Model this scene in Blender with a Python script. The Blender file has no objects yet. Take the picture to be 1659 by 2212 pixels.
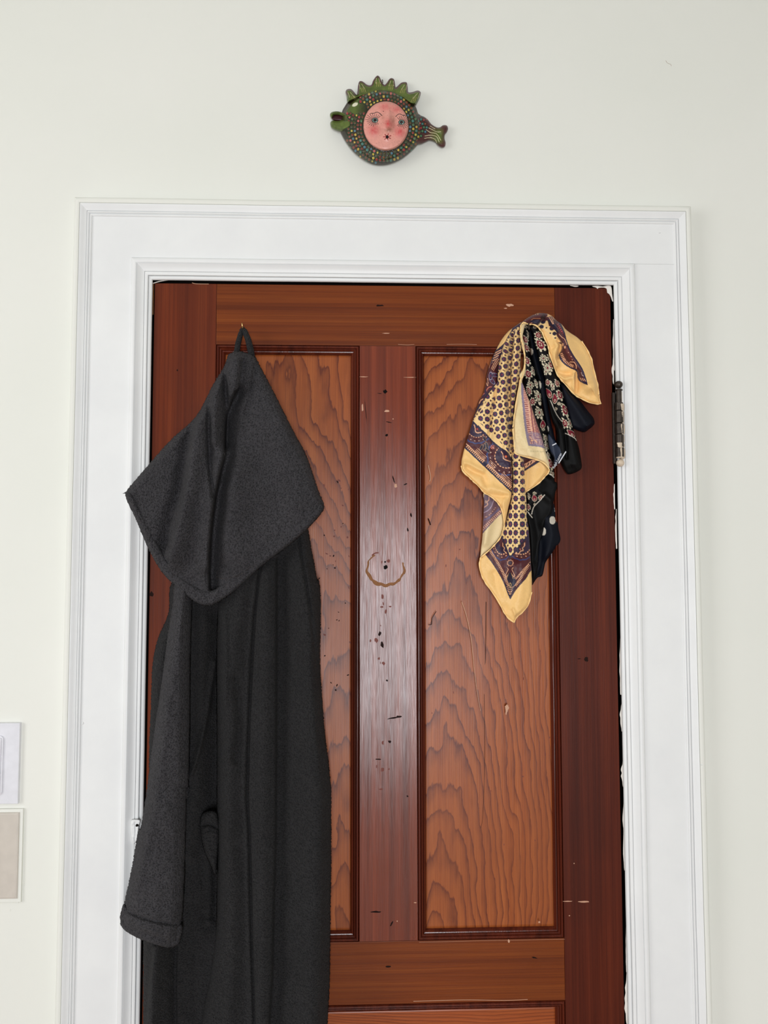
import bpy, math, random
import numpy as np
from mathutils import Matrix, Vector
random.seed(4); RNG = np.random.default_rng(7)
C = bpy.context.scene.collection
PI = math.pi
# ------------------------------------------------------------------ camera
CAM = np.array([0.0, -1.2537, 1.57]); TILT, YAW, ROLL = 0.0586412, 0.0340793, -0.0013294
IW, IH, FPX = 1659.0, 2212.0, 1600.0
ct, st = math.cos(TILT), math.sin(TILT)
FW = np.array([math.sin(YAW)*ct, math.cos(YAW)*ct, st])
rt = np.array([math.cos(YAW), -math.sin(YAW), 0.0]); up = np.cross(rt, FW)
RT = rt*math.cos(ROLL)+up*math.sin(ROLL); UP = -rt*math.sin(ROLL)+up*math.cos(ROLL)
cam = bpy.data.cameras.new('camera'); co = bpy.data.objects.new('camera', cam); C.objects.link(co)
cam.sensor_fit = 'VERTICAL'; cam.sensor_height = 32.0; cam.lens = 32.0*FPX/IH; cam.clip_start = 0.02
m = Matrix.Identity(4)
for i in range(3):
    m[i][0], m[i][1], m[i][2], m[i][3] = RT[i], UP[i], -FW[i], CAM[i]
co.matrix_world = m
bpy.context.scene.camera = co
# ------------------------------------------------------------------ world, lights, exposure
vs = bpy.context.scene.view_settings
vs.view_transform = 'Standard'; vs.look = 'None'; vs.gamma = 1.0; vs.exposure = -0.17; vs.use_curve_mapping = False
w = bpy.data.worlds.new('world'); bpy.context.scene.world = w; w.use_nodes = True
w.node_tree.nodes['Background'].inputs[0].default_value = (0.75, 0.85, 1.0, 1)
w.node_tree.nodes['Background'].inputs[1].default_value = 1.0
def area(name, loc, target, sx, sy, power, col):
    l = bpy.data.lights.new(name, 'AREA'); l.shape = 'RECTANGLE'; l.size = sx; l.size_y = sy; l.energy = power; l.color = col
    o = bpy.data.objects.new(name, l); C.objects.link(o); o.location = loc
    d = Vector(target)-Vector(loc); o.rotation_euler = d.to_track_quat('-Z', 'Y').to_euler(); return o
area('left_window_light', (-2.32, -1.75, 1.75), (-1.3, -1.65, 1.70), 1.3, 1.5, 30.5, (1.0, 0.995, 0.98))
area('front_window_light', (0.16, -3.52, 1.10), (0.16, -2.5, 1.10), 0.62, 1.45, 76, (0.93, 0.96, 1.0))
# ------------------------------------------------------------------ helpers
def bp(px, py, Y):
    """world point on the plane at depth Y that the photograph shows at (px, py)"""
    px = np.asarray(px, float); py = np.asarray(py, float); Y = np.broadcast_to(np.asarray(Y, float), px.shape)
    a = (px-IW/2)/FPX; b = -(py-IH/2)/FPX
    d = RT*a[..., None]+UP*b[..., None]+FW
    s = (Y-CAM[1])/d[..., 1]
    return CAM+d*s[..., None]
def pt(px, py, Y): return [float(v) for v in bp(np.array([px]), np.array([py]), Y)[0]]
def lin(c):
    c = np.asarray(c, float)/255.0
    return np.where(c <= 0.04045, c/12.92, ((c+0.055)/1.055)**2.4)
def rgb(*c): return tuple(float(v) for v in lin(c))+(1.0,)
def hash2(ix, iy, seed):
    n = (ix.astype(np.int64)*374761393+iy.astype(np.int64)*668265263+seed*974711) & 0x7fffffff
    n = ((n ^ (n >> 13))*1274126177) & 0x7fffffff
    n = (n ^ (n >> 16)) & 0xffff
    return n/65535.0
def vnoise(x, y, seed=0):
    ix = np.floor(x); iy = np.floor(y); fx = x-ix; fy = y-iy
    fx = fx*fx*(3-2*fx); fy = fy*fy*(3-2*fy)
    a = hash2(ix, iy, seed); b = hash2(ix+1, iy, seed); c = hash2(ix, iy+1, seed); d = hash2(ix+1, iy+1, seed)
    return (a*(1-fx)+b*fx)*(1-fy)+(c*(1-fx)+d*fx)*fy*1.0
def fbm(x, y, seed=0, o=3):
    s = 0; a = 1; t = 0
    for k in range(o): s = s+a*(vnoise(x*2**k, y*2**k, seed+k*17)-0.5); t += a; a *= 0.5
    return s/t*2
def Z(ox, oy, s, pts):
    return [(ox+p[0]/s, oy+p[1]/s)+tuple(p[2:]) for p in pts]
def smooth(pts, n=6, closed=True):
    """Catmull-Rom through the points; a third entry 1 makes a corner"""
    P = [np.array(p[:2], float) for p in pts]; K = [len(p) > 2 for p in pts]; N = len(P); out = []
    for i in range(N if closed else N-1):
        p1, p2 = P[i], P[(i+1) % N]
        p0 = P[(i-1) % N] if (closed or i > 0) else p1
        p3 = P[(i+2) % N] if (closed or i+2 < N) else p2
        if K[i]: p0 = p1
        if K[(i+1) % N]: p3 = p2
        for k in range(n):
            t = k/n
            out.append(0.5*((2*p1)+(-p0+p2)*t+(2*p0-5*p1+4*p2-p3)*t*t+(-p0+3*p1-3*p2+p3)*t**3))
    if not closed: out.append(P[-1])
    return np.array(out)
def inside(x, y, poly):
    x = np.asarray(x); r = np.zeros(x.shape, bool); n = len(poly)
    for i in range(n):
        x0, y0 = poly[i][0], poly[i][1]; x1, y1 = poly[(i+1) % n][0], poly[(i+1) % n][1]
        if y0 == y1: continue
        c = ((y0 > y) != (y1 > y)) & (x < (x1-x0)*(y-y0)/(y1-y0)+x0)
        r ^= c
    return r
def seg_dist(x, y, poly, closed=False, want=False):
    """distance (and signed side, nearest point) to a polyline"""
    best = np.full(x.shape, 1e18); side = np.zeros(x.shape); nx = np.zeros(x.shape); ny = np.zeros(x.shape); par = np.zeros(x.shape)
    n = len(poly); acc = 0.0
    for i in range(n if closed else n-1):
        x0, y0 = poly[i][0], poly[i][1]; x1, y1 = poly[(i+1) % n][0], poly[(i+1) % n][1]
        dx, dy = x1-x0, y1-y0; L2 = dx*dx+dy*dy
        if L2 < 1e-9: continue
        t = np.clip(((x-x0)*dx+(y-y0)*dy)/L2, 0, 1)
        qx = x0+t*dx; qy = y0+t*dy; d = (x-qx)**2+(y-qy)**2
        k = d < best
        best = np.where(k, d, best); side = np.where(k, np.sign(dx*(y-y0)-dy*(x-x0)), side)
        L = math.sqrt(L2); par = np.where(k, acc+t*L, par); acc += L
        if want: nx = np.where(k, qx, nx); ny = np.where(k, qy, ny)
    return np.sqrt(best), side, nx, ny, par
def fold(x, y, pts, amp, wl, wr):
    """ridge (amp > 0) or crease along a line drawn downwards; wl / wr = its widths on screen left / right"""
    P = smooth(pts, 4, False) if len(pts) > 2 else np.array([p[:2] for p in pts], float)
    d, s, _, _, _ = seg_dist(x, y, P)
    ww = np.where(s > 0, wl, wr)
    return amp*np.exp(-(d/ww)**2)
def new_mesh(name, V, F, mat, parent=None, col=None, attr=None, smooth_=True, link=True):
    me = bpy.data.meshes.new(name); V = np.asarray(V, np.float32)
    if isinstance(F, np.ndarray):
        nf, k = F.shape
        me.vertices.add(len(V)); me.vertices.foreach_set('co', V.ravel())
        me.loops.add(nf*k); me.loops.foreach_set('vertex_index', F.astype(np.int32).ravel())
        me.polygons.add(nf); me.polygons.foreach_set('loop_start', np.arange(0, nf*k, k, dtype=np.int32))
        me.polygons.foreach_set('loop_total', np.full(nf, k, np.int32)); me.update(calc_edges=True)
    else:
        me.from_pydata([tuple(map(float, v)) for v in V], [], F)
    me.validate()
    if col is not None:
        a = me.color_attributes.new('Col', 'FLOAT_COLOR', 'POINT')
        c4 = np.ones((len(V), 4), np.float32); c4[:, :3] = col; a.data.foreach_set('color', c4.ravel())
    if attr:
        for k, v in attr.items():
            a = me.attributes.new(k, 'FLOAT', 'POINT'); a.data.foreach_set('value', np.asarray(v, np.float32))
    if smooth_: me.polygons.foreach_set('use_smooth', np.ones(len(me.polygons), bool))
    if mat: me.materials.append(mat)
    o = bpy.data.objects.new(name, me)
    if link: C.objects.link(o)
    if parent: o.parent = parent
    return o
def empty(name, loc=(0, 0, 0)):
    o = bpy.data.objects.new(name, None); C.objects.link(o); o.location = loc; o.empty_display_size = 0.03; return o
def adopt(root):
    """children were built in world coordinates: keep them there"""
    bpy.context.view_layer.update()
    inv = root.matrix_world.inverted()
    for c in root.children: c.matrix_parent_inverse = inv.copy()
def tag(o, label=None, cat=None, group=None, kind=None):
    if label: o['label'] = label
    if cat: o['category'] = cat
    if group: o['group'] = group
    if kind: o['kind'] = kind
    return o
def solid(o, t):
    md = o.modifiers.new('solidify', 'SOLIDIFY'); md.thickness = t; md.offset = -1.0; return o
class MB:
    def __init__(s): s.v = []; s.f = []
    def add(s, v, f):
        n = len(s.v); s.v += [tuple(p) for p in v]; s.f += [tuple(i+n for i in q) for q in f]
    def box(s, x0, x1, y0, y1, z0, z1, b=0.0):
        if b <= 0:
            v = [(x, y, z) for x in (x0, x1) for y in (y0, y1) for z in (z0, z1)]
            s.add(v, [(0, 1, 3, 2), (4, 6, 7, 5), (0, 4, 5, 1), (2, 3, 7, 6), (0, 2, 6, 4), (1, 5, 7, 3)]); return
        # box bevelled on the face towards the room (y0)
        ring = lambda e, y: [(x0+e, y, z0+e), (x1-e, y, z0+e), (x1-e, y, z1-e), (x0+e, y, z1-e)]
        v = ring(b, y0)+ring(b*0.3, y0+b*0.3)+ring(0, y0+b)+ring(0, y1)
        f = [(0, 1, 2, 3)]+[(k*4+(i+1) % 4, k*4+i, k*4+4+i, k*4+4+(i+1) % 4) for k in range(3) for i in range(4)]+[(15, 14, 13, 12)]
        s.add(v, f)
    def tube(s, P, r, n=8, cap=True):
        P = [Vector(p) for p in P]; R = r if hasattr(r, '__len__') else [r]*len(P); rings = []
        ref = None
        for i, p in enumerate(P):
            t = (P[min(i+1, len(P)-1)]-P[max(i-1, 0)]).normalized()
            if ref is None: ref = Vector((0, 0, 1)) if abs(t.z) < 0.9 else Vector((1, 0, 0))
            a = t.cross(ref).normalized(); b = t.cross(a).normalized(); ref = -b if False else ref
            rings.append([p+a*math.cos(2*PI*k/n)*R[i]+b*math.sin(2*PI*k/n)*R[i] for k in range(n)])
        v = [q for g in rings for q in g]
        f = [(i*n+k, i*n+(k+1) % n, (i+1)*n+(k+1) % n, (i+1)*n+k) for i in range(len(P)-1) for k in range(n)]
        if cap: f += [tuple(range(n))[::-1], tuple((len(P)-1)*n+k for k in range(n))]
        s.add(v, f)
    def lathe(s, cx, cy, prof, n=16):
        """profile of (r, z) turned about a vertical axis"""
        v = [(cx+r*math.cos(2*PI*k/n), cy+r*math.sin(2*PI*k/n), z) for r, z in prof for k in range(n)]
        f = [(i*n+k, i*n+(k+1) % n, (i+1)*n+(k+1) % n, (i+1)*n+k) for i in range(len(prof)-1) for k in range(n)]
        f += [tuple(range(n))[::-1], tuple((len(prof)-1)*n+k for k in range(n))]
        s.add(v, f)
    def build(s, name, mat, parent=None, sm=False):
        return new_mesh(name, s.v, s.f, mat, parent, smooth_=sm)
def grid_patch(poly, cell, snap=True):
    """regular grid clipped to a polygon, its rim snapped onto the outline: x, y, distance to rim, quads"""
    poly = np.asarray(poly); x0, y0 = poly.min(0)-cell; x1, y1 = poly.max(0)+cell
    xs = np.arange(x0, x1+cell, cell); ys = np.arange(y0, y1+cell, cell)
    cx, cy = np.meshgrid((xs[:-1]+xs[1:])/2, (ys[:-1]+ys[1:])/2)
    keep = inside(cx, cy, poly)
    J, I = np.nonzero(keep); W_ = len(xs)
    q = np.stack([J*W_+I, (J+1)*W_+I, (J+1)*W_+I+1, J*W_+I+1], 1)
    used, inv = np.unique(q, return_inverse=True); q = inv.reshape(q.shape)
    gx = xs[used % W_].copy(); gy = ys[used//W_].copy()
    cnt = np.bincount(q.ravel(), minlength=len(used))
    d, s, nx, ny, par = seg_dist(gx, gy, poly, True, True)
    rim = cnt < 4
    gx[rim] = nx[rim]; gy[rim] = ny[rim]; d[rim] = 0
    return gx, gy, d, q, rim
def cloth(outline, cell, base, edge_w, edge_h, hfun, paint=None, n=6, raw=False, rough=0.0):
    """one lap of cloth: outline in photograph pixels, base = distance of its rim from the wall plane (m)"""
    poly = smooth(outline, n) if not raw else np.asarray(outline)
    x, y, d, q, rim = grid_patch(poly, cell)
    if rough:                                   # tufted rim of the terry
        x = x+np.where(rim, (RNG.random(len(x))-.5)*2.0*rough/.0006, 0); y = y+np.where(rim, (RNG.random(len(x))-.5)*2.0*rough/.0006, 0)
    t = np.clip(d/edge_w, 0, 1); h = edge_h*np.sqrt(np.clip(1-(1-t)**2, 0, 1))
    fade = np.clip(d/(edge_w*0.8), 0, 1)
    if hfun is not None: h = h+hfun(x, y)*(0.25+0.75*fade)
    b = base(x, y) if callable(base) else base
    if rough: h = h+rough*(RNG.random(len(x))-0.5)*2
    h = np.maximum(h, -0.8*edge_h-0.006)
    V = bp(x, y, -(b+h))
    col = paint(x, y) if paint else None
    return V, q, col
def join(parts):
    V, F, K = [], [], []; n = 0
    for v, q, c in parts:
        V.append(v); F.append(q+n); n += len(v)
        if c is not None: K.append(c)
    return np.concatenate(V), np.concatenate(F), (np.concatenate(K) if K else None)
# ------------------------------------------------------------------ materials
def mat(name):
    M = bpy.data.materials.new(name); M.use_nodes = True; nt = M.node_tree
    return M, nt, nt.nodes['Principled BSDF']
def N(nt, t, **kw):
    n = nt.nodes.new(t)
    for k, v in kw.items():
        if k.startswith('i_'):
            key = k[2:]; key = int(key) if key.isdigit() else key.replace('_', ' ')
            n.inputs[key].default_value = v
        else: setattr(n, k, v)
    return n
def L(nt, a, b): nt.links.new(a, b)
def coords(nt, scale):
    tc = N(nt, 'ShaderNodeTexCoord'); mp = N(nt, 'ShaderNodeMapping'); mp.inputs['Scale'].default_value = scale
    L(nt, tc.outputs['Object'], mp.inputs['Vector']); return mp.outputs[0]
def noise(nt, vec, scale, detail=3, rough=0.5, dist=0.0):
    n = N(nt, 'ShaderNodeTexNoise'); n.inputs['Scale'].default_value = scale; n.inputs['Detail'].default_value = detail
    n.inputs['Roughness'].default_value = rough; n.inputs['Distortion'].default_value = dist
    L(nt, vec, n.inputs['Vector']); return n.outputs['Fac']
def ramp(nt, fac, stops):
    r = N(nt, 'ShaderNodeValToRGB'); e = r.color_ramp.elements
    e[0].position, e[0].color = stops[0]; e[1].position, e[1].color = stops[-1]
    for p, c in stops[1:-1]:
        k = e.new(p); k.color = c
    L(nt, fac, r.inputs[0]); return r.outputs[0]
def bump(nt, bs, h, strength, dist):
    b = N(nt, 'ShaderNodeBump'); b.inputs['Strength'].default_value = strength; b.inputs['Distance'].default_value = dist
    L(nt, h, b.inputs['Height']); L(nt, b.outputs[0], bs.inputs['Normal']); return b
def math_(nt, op, a, b=None):
    n = N(nt, 'ShaderNodeMath', operation=op)
    for i, v in enumerate((a, b)):
        if v is None: continue
        if isinstance(v, (int, float)): n.inputs[i].default_value = v
        else: L(nt, v, n.inputs[i])
    return n.outputs[0]
def mixc(nt, fac, a, b, mode='MIX'):
    n = N(nt, 'ShaderNodeMix', data_type='RGBA', blend_type=mode)
    for i, v in ((0, fac), (6, a), (7, b)):
        if isinstance(v, (int, float)): n.inputs[i].default_value = v
        elif isinstance(v, tuple): n.inputs[i].default_value = v
        else: L(nt, v, n.inputs[i])
    return n.outputs[2]
def plain(name, c, rough=0.5, metal=0.0, var=0.04, sc=60, bstr=0.1, bdist=0.0005, spec=0.5):
    M, nt, bs = mat(name); v = coords(nt, (1, 1, 1)); f = noise(nt, v, sc, 3)
    a = tuple(x*(1-var) for x in c[:3])+(1,); b = tuple(min(1, x*(1+var)) for x in c[:3])+(1,)
    L(nt, ramp(nt, f, [(0.3, a), (0.7, b)]), bs.inputs['Base Color'])
    bs.inputs['Roughness'].default_value = rough; bs.inputs['Metallic'].default_value = metal
    bs.inputs['Specular IOR Level'].default_value = spec
    if bstr: bump(nt, bs, f, bstr, bdist)
    return M
def wall_mat():
    M, nt, bs = mat('cream_wall_paint'); v = coords(nt, (1, 1, 1))
    a = noise(nt, v, 3, 4); f = noise(nt, v, 420, 3, 0.6); g = noise(nt, v, 40, 3)
    L(nt, ramp(nt, a, [(0.3, rgb(228, 229, 221)), (0.7, rgb(232, 232, 225))]), bs.inputs['Base Color'])
    bs.inputs['Roughness'].default_value = 0.75; bs.inputs['Specular IOR Level'].default_value = 0.25
    bump(nt, bs, math_(nt, 'ADD', math_(nt, 'MULTIPLY', f, 0.3), g), 0.25, 0.0006); return M
def trim_mat():
    M, nt, bs = mat('white_gloss_paint'); v = coords(nt, (1, 1, 1))
    a = noise(nt, v, 9, 4, 0.6); f = noise(nt, coords(nt, (60, 60, 6)), 6, 3)
    L(nt, ramp(nt, a, [(0.3, rgb(229, 230, 230)), (0.75, rgb(236, 237, 236))]), bs.inputs['Base Color'])
    bs.inputs['Roughness'].default_value = 0.42; bs.inputs['Specular IOR Level'].default_value = 0.4
    bump(nt, bs, f, 0.15, 0.0006); return M
def wood_mat(name, light, mid, dark, axis, rough=0.30, kind='straight', blot=0.45, ringmix=0.95, gb=0.22, sp=0.30):
    """varnished fir: fine straight grain along an axis, or figured rings carried by the 'ring' attribute"""
    M, nt, bs = mat(name)
    sc = (1, 1, 0.014) if axis == 'z' else (0.014, 1, 1)
    v = coords(nt, sc); fine = noise(nt, v, 700, 2, 0.6); wide = noise(nt, v, 70, 3, 0.6)
    v2 = coords(nt, (1, 1, 0.35) if axis == 'z' else (0.35, 1, 1)); bl = noise(nt, v2, 7, 4, 0.6)
    speck = noise(nt, coords(nt, (1, 1, 1)), 700, 2)
    if kind == 'ring':
        at = N(nt, 'ShaderNodeAttribute', attribute_name='ring')
        v3 = coords(nt, (1, 1, 0.16) if axis == 'z' else (0.16, 1, 1))
        j = math_(nt, 'MULTIPLY', math_(nt, 'SUBTRACT', noise(nt, v3, 90, 3, 0.65), 0.5), 0.7)
        r = math_(nt, 'ADD', at.outputs['Fac'], j)
        fr = math_(nt, 'FRACT', r)
        dens = noise(nt, v2, 12, 2)
        ln = ramp(nt, fr, [(0.0, (0, 0, 0, 1)), (0.45, (0.10, 0.10, 0.10, 1)), (0.80, (0.55, 0.55, 0.55, 1)), (0.93, (1, 1, 1, 1)), (1.0, (0, 0, 0, 1))])
        ln = math_(nt, 'MULTIPLY', ln, ramp(nt, dens, [(0.3, (0.6,)*3+(1,)), (0.65, (1, 1, 1, 1))]))
        base = ramp(nt, wide, [(0.25, mid), (0.75, light)])
        c = mixc(nt, math_(nt, 'MULTIPLY', ln, ringmix), base, dark)
    else:
        c = ramp(nt, wide, [(0.25, dark), (0.5, mid), (0.8, light)])
        ln = fine
        st_l = noise(nt, coords(nt, (1, 1, 0.006) if axis == 'z' else (0.006, 1, 1)), 520, 1, 0.5); c = mixc(nt, math_(nt, 'MULTIPLY', ramp(nt, st_l, [(0.5, (0, 0, 0, 1)), (0.62, (1, 1, 1, 1))]), 0.30), c, dark)
    c = mixc(nt, math_(nt, 'MULTIPLY', ramp(nt, fine, [(0.45, (0, 0, 0, 1)), (0.7, (1, 1, 1, 1))]), 0.28), c, dark)
    dk = tuple(x*0.45 for x in dark[:3])+(1,)
    c = mixc(nt, math_(nt, 'MULTIPLY', ramp(nt, bl, [(0.45, (0, 0, 0, 1)), (0.75, (1, 1, 1, 1))]), blot), c, dk)
    c = mixc(nt, math_(nt, 'MULTIPLY', ramp(nt, speck, [(0.66, (0, 0, 0, 1)), (0.78, (1, 1, 1, 1))]), 0.25), c, dk)
    L(nt, c, bs.inputs['Base Color'])
    rr = ramp(nt, bl, [(0.2, (rough*0.85,)*3+(1,)), (0.8, (rough*1.25,)*3+(1,))])
    L(nt, rr, bs.inputs['Roughness']); bs.inputs['Specular IOR Level'].default_value = sp
    bump(nt, bs, math_(nt, 'ADD', fine, math_(nt, 'MULTIPLY', bl, 0.6)), gb, 0.0006)
    return M
def terry_mat(name, c1, c2, sc=1.0):
    M, nt, bs = mat(name); v = coords(nt, (1, 1, 1))
    vo = N(nt, 'ShaderNodeTexVoronoi'); vo.inputs['Scale'].default_value = 400*sc; L(nt, v, vo.inputs['Vector'])
    f = noise(nt, v, 260*sc, 4, 0.7, 0.8); g = noise(nt, v, 14, 3)
    k = math_(nt, 'ADD', math_(nt, 'MULTIPLY', vo.outputs['Distance'], 0.8), f)
    c = ramp(nt, k, [(0.45, c2), (1.05, c1)])
    c = mixc(nt, math_(nt, 'MULTIPLY', g, 0.35), c, tuple(x*0.6 for x in c2[:3])+(1,))
    L(nt, c, bs.inputs['Base Color']); bs.inputs['Roughness'].default_value = 0.95; bs.inputs['Specular IOR Level'].default_value = 0.1
    bs.inputs['Sheen Weight'].default_value = 0.05; bs.inputs['Sheen Roughness'].default_value = 0.6
    bs.inputs['Sheen Tint'].default_value = (0.8, 0.8, 0.8, 1)
    bump(nt, bs, k, 1.0, 0.0030); return M
def col_mat(name, rough, weave=900, bstr=0.12, sheen=0.0, spec=0.4, coat=0.0):
    M, nt, bs = mat(name); at = N(nt, 'ShaderNodeVertexColor', layer_name='Col'); v = coords(nt, (1, 1, 1)); f = noise(nt, v, weave, 2)
    L(nt, mixc(nt, 1.0, at.outputs['Color'], ramp(nt, f, [(0.2, (0.86,)*3+(1,)), (0.8, (1, 1, 1, 1))]), 'MULTIPLY'), bs.inputs['Base Color'])
    bs.inputs['Roughness'].default_value = rough; bs.inputs['Specular IOR Level'].default_value = spec
    bs.inputs['Sheen Weight'].default_value = sheen; bs.inputs['Coat Weight'].default_value = coat; bs.inputs['Coat Roughness'].default_value = 0.15
    bump(nt, bs, f, bstr, 0.0004); return M
M_wall = wall_mat(); M_trim = trim_mat()
M_floor = plain('oak_floor', rgb(140, 112, 88), 0.5, var=0.2, sc=6)
M_front = plain('dimmed_unseen_wall', rgb(92, 82, 72), 0.8)  # invented dark tone for the unseen wall, cuts reflected haze on the door
M_ceil = plain('ceiling_paint', rgb(214, 214, 208), 0.8)
M_stile = wood_mat('stile_wood', rgb(128, 60, 30), rgb(108, 46, 23), rgb(80, 32, 18), 'z', 0.34, sp=0.20)
M_stile_dark = wood_mat('hinge_stile_wood', rgb(104, 44, 25), rgb(84, 33, 19), rgb(62, 23, 14), 'z', 0.38, sp=0.16)
M_muntin = wood_mat('muntin_wood', rgb(146, 68, 40), rgb(124, 54, 31), rgb(88, 36, 22), 'z', 0.24, blot=0.25, gb=0.40, sp=0.5)
M_rail = wood_mat('rail_wood', rgb(136, 70, 26), rgb(116, 54, 19), rgb(86, 36, 14), 'x', 0.36, sp=0.2, blot=0.25)
M_panel = wood_mat('panel_wood', rgb(170, 94, 46), rgb(150, 76, 34), rgb(84, 32, 22), 'z', 0.33, 'ring', 0.18)
M_panel_low = wood_mat('low_panel_wood', rgb(176, 92, 46), rgb(150, 72, 34), rgb(96, 40, 20), 'x', 0.32, 'ring', 0.18)
M_mould = wood_mat('moulding_wood', rgb(112, 48, 28), rgb(92, 36, 22), rgb(58, 22, 14), 'z', 0.20, blot=0.3)
M_dark = plain('old_varnish_line', rgb(34, 18, 14), 0.7, spec=0.1)
M_black = plain('painted_gap_shade', rgb(18, 14, 13), 0.9, spec=0.1)  # shade of the door gap put into the colour; also fills small holes
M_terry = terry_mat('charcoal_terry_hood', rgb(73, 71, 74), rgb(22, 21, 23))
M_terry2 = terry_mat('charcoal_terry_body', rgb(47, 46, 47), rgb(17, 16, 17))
M_brass = plain('brass', rgb(214, 180, 120), 0.25, 1.0)
M_bronze = plain('aged_bronze', rgb(66, 58, 52), 0.42, 0.6, var=0.3, sc=200)
M_cream = plain('old_cream_paint', rgb(208, 190, 168), 0.5, var=0.08, sc=150)
M_chip = plain('white_paint_chip', rgb(228, 222, 214), 0.6)
M_silk = col_mat('printed_silk', 0.48, 900, 0.10, 0.15)
M_silk_dark = col_mat('dark_printed_silk', 0.6, 900, 0.10, 0.0, 0.15)
M_clay = col_mat('painted_clay', 0.45, 300, 0.35, 0, 0.35, 0.15)
M_hem = plain('gold_silk_hem', rgb(255, 214, 148), 0.6)
M_white_plastic = plain('white_plastic', rgb(226, 226, 232), 0.35, bstr=0.02)
M_beige_plastic = plain('beige_plastic', rgb(204, 196, 186), 0.35, bstr=0.02)
M_tag = plain('navy_label', rgb(22, 34, 58), 0.5, sc=600)
M_tagw = plain('label_white_thread', rgb(206, 208, 214), 0.6)
#SECTION room
ZS = 0.07
XL, XR, ZT = -0.3495, 0.4405, 1.9666+ZS
def struct(name, mb, mt):
    o = mb.build(name, mt); o['kind'] = 'structure'; return o
RX0, RX1, RY0, RZ1 = -2.4, 2.5, -3.6, 2.95
b = MB(); b.box(RX0, RX1, RY0, 0.3, -0.05, 0); struct('floor', b, M_floor)
b = MB(); b.box(RX0, RX1, RY0, 0.3, RZ1, RZ1+0.05); struct('ceiling', b, M_ceil)
def wall_grid():
    """the door wall: hand-plastered face with slight waves, pierced by the door opening"""
    g = 0.02
    def ls(a, b): return list(np.linspace(a, b, max(2, int((b-a)/0.06))+1))
    xs = ls(RX0, XL-g)+ls(XL-g, XR+g)[1:]+ls(XR+g, RX1)[1:]; zs = ls(0, ZT+g)+ls(ZT+g, RZ1)[1:]
    V = [(x, 0.0, z) for z in zs for x in xs]; n = len(xs)
    F = [(j*n+i, j*n+i+1, (j+1)*n+i+1, (j+1)*n+i) for j in range(len(zs)-1) for i in range(n-1)
         if not (XL-g < (xs[i]+xs[i+1])/2 < XR+g and (zs[j]+zs[j+1])/2 < ZT+g)]
    A = np.array(V); A[:, 1] = 0.0012*fbm(A[:, 0]*1.3, A[:, 2]*1.3, 5)-0.0002
    o = new_mesh('wall_back', A, F, M_wall, smooth_=False); o['kind'] = 'structure'
    md = o.modifiers.new('solidify', 'SOLIDIFY'); md.thickness = 0.14; md.offset = -1
    return o
wall_grid()
b = MB(); b.box(RX1, RX1+0.1, RY0, 0, 0, RZ1); struct('wall_right', b, M_wall)
def wall_with_window(name, axis, pos, thick, a0, a1, w0, w1, z0, z1):
    b = MB()
    def bx(u0, u1, q0, q1):
        if axis == 'x': b.box(pos, pos+thick, u0, u1, q0, q1)
        else: b.box(u0, u1, pos, pos+thick, q0, q1)
    bx(a0, w0, 0, RZ1); bx(w1, a1, 0, RZ1); bx(w0, w1, 0, z0); bx(w0, w1, z1, RZ1)
    return struct(name, b, M_front if axis == 'y' else M_wall)
wall_with_window('wall_left', 'x', RX0-0.1, 0.1, RY0, 0, -2.45, -1.05, 0.95, 2.55)
wall_with_window('wall_front', 'y', RY0-0.1, 0.1, RX0, RX1, -0.14, 0.46, 0.3, 1.9)  # behind the camera, unseen; darkened to keep its reflection off the varnish
def window(name, axis, pos, w0, w1, z0, z1):
    r = empty(name, (pos, (w0+w1)/2, z0) if axis == 'x' else ((w0+w1)/2, pos, z0)); r['kind'] = 'structure'
    def bx(b, u0, u1, q0, q1, d):
        if axis == 'x': b.box(pos-d, pos+d, u0, u1, q0, q1)
        else: b.box(u0, u1, pos-d, pos+d, q0, q1)
    b = MB(); t = 0.04
    bx(b, w0, w0+t, z0, z1, .03); bx(b, w1-t, w1, z0, z1, .03); bx(b, w0+t, w1-t, z0, z0+t, .03); bx(b, w0+t, w1-t, z1-t, z1, .03)
    b.build('window_frame', M_trim, r)
    b = MB(); zc = (z0+z1)/2; bx(b, w0+t, w1-t, zc-.02, zc+.02, .02); b.build('sash_bar', M_trim, r)
    adopt(r)
window('window_1', 'x', RX0-0.06, -2.45, -1.05, 0.95, 2.55)
window('window_2', 'y', RY0-0.06, -0.14, 0.46, 0.3, 1.9)
# casing: profile (distance out from the opening, y)
BAND = [(.1010, -.0200), (.1013, -.0188), (.1018, -.0215), (.1030, -.0228), (.1045, -.0228), (.1054, -.0212), (.1058, -.0196), (.1064, -.0222), (.1076, -.0234), (.1090, -.0232), (.1098, -.0215), (.1102, -.0200),
        (.1108, -.0222), (.1130, -.0232), (.1160, -.0246), (.1190, -.0268), (.1205, -.0272), (.1211, -.0262), (.1214, -.0245)]
EDGE = [(.1214, -.0245), (.1219, -.0268), (.1240, -.0276), (.1285, -.0274), (.1305, -.0255), (.1310, -.0225), (.1310, .0010)]
INNER = [(.0000, -.0100), (.0000, -.0130), (.0010, -.0145), (.0046, -.0150), (.0052, -.0122), (.0058, -.0125), (.0064, -.0172), (.0080, -.0180), (.0112, -.0178), (.0118, -.0160), (.0123, -.0182),
         (.0150, -.0188), (.0185, -.0204), (.0215, -.0228), (.0230, -.0240), (.0236, -.0222), (.0242, -.0242), (.0260, -.0250), (.0305, -.0248), (.0330, -.0228), (.0336, -.0190), (.0340, -.0200)]
SL, SR, ST_ = 0.1285/.131, 0.133/.131, 0.1355/.131
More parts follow.
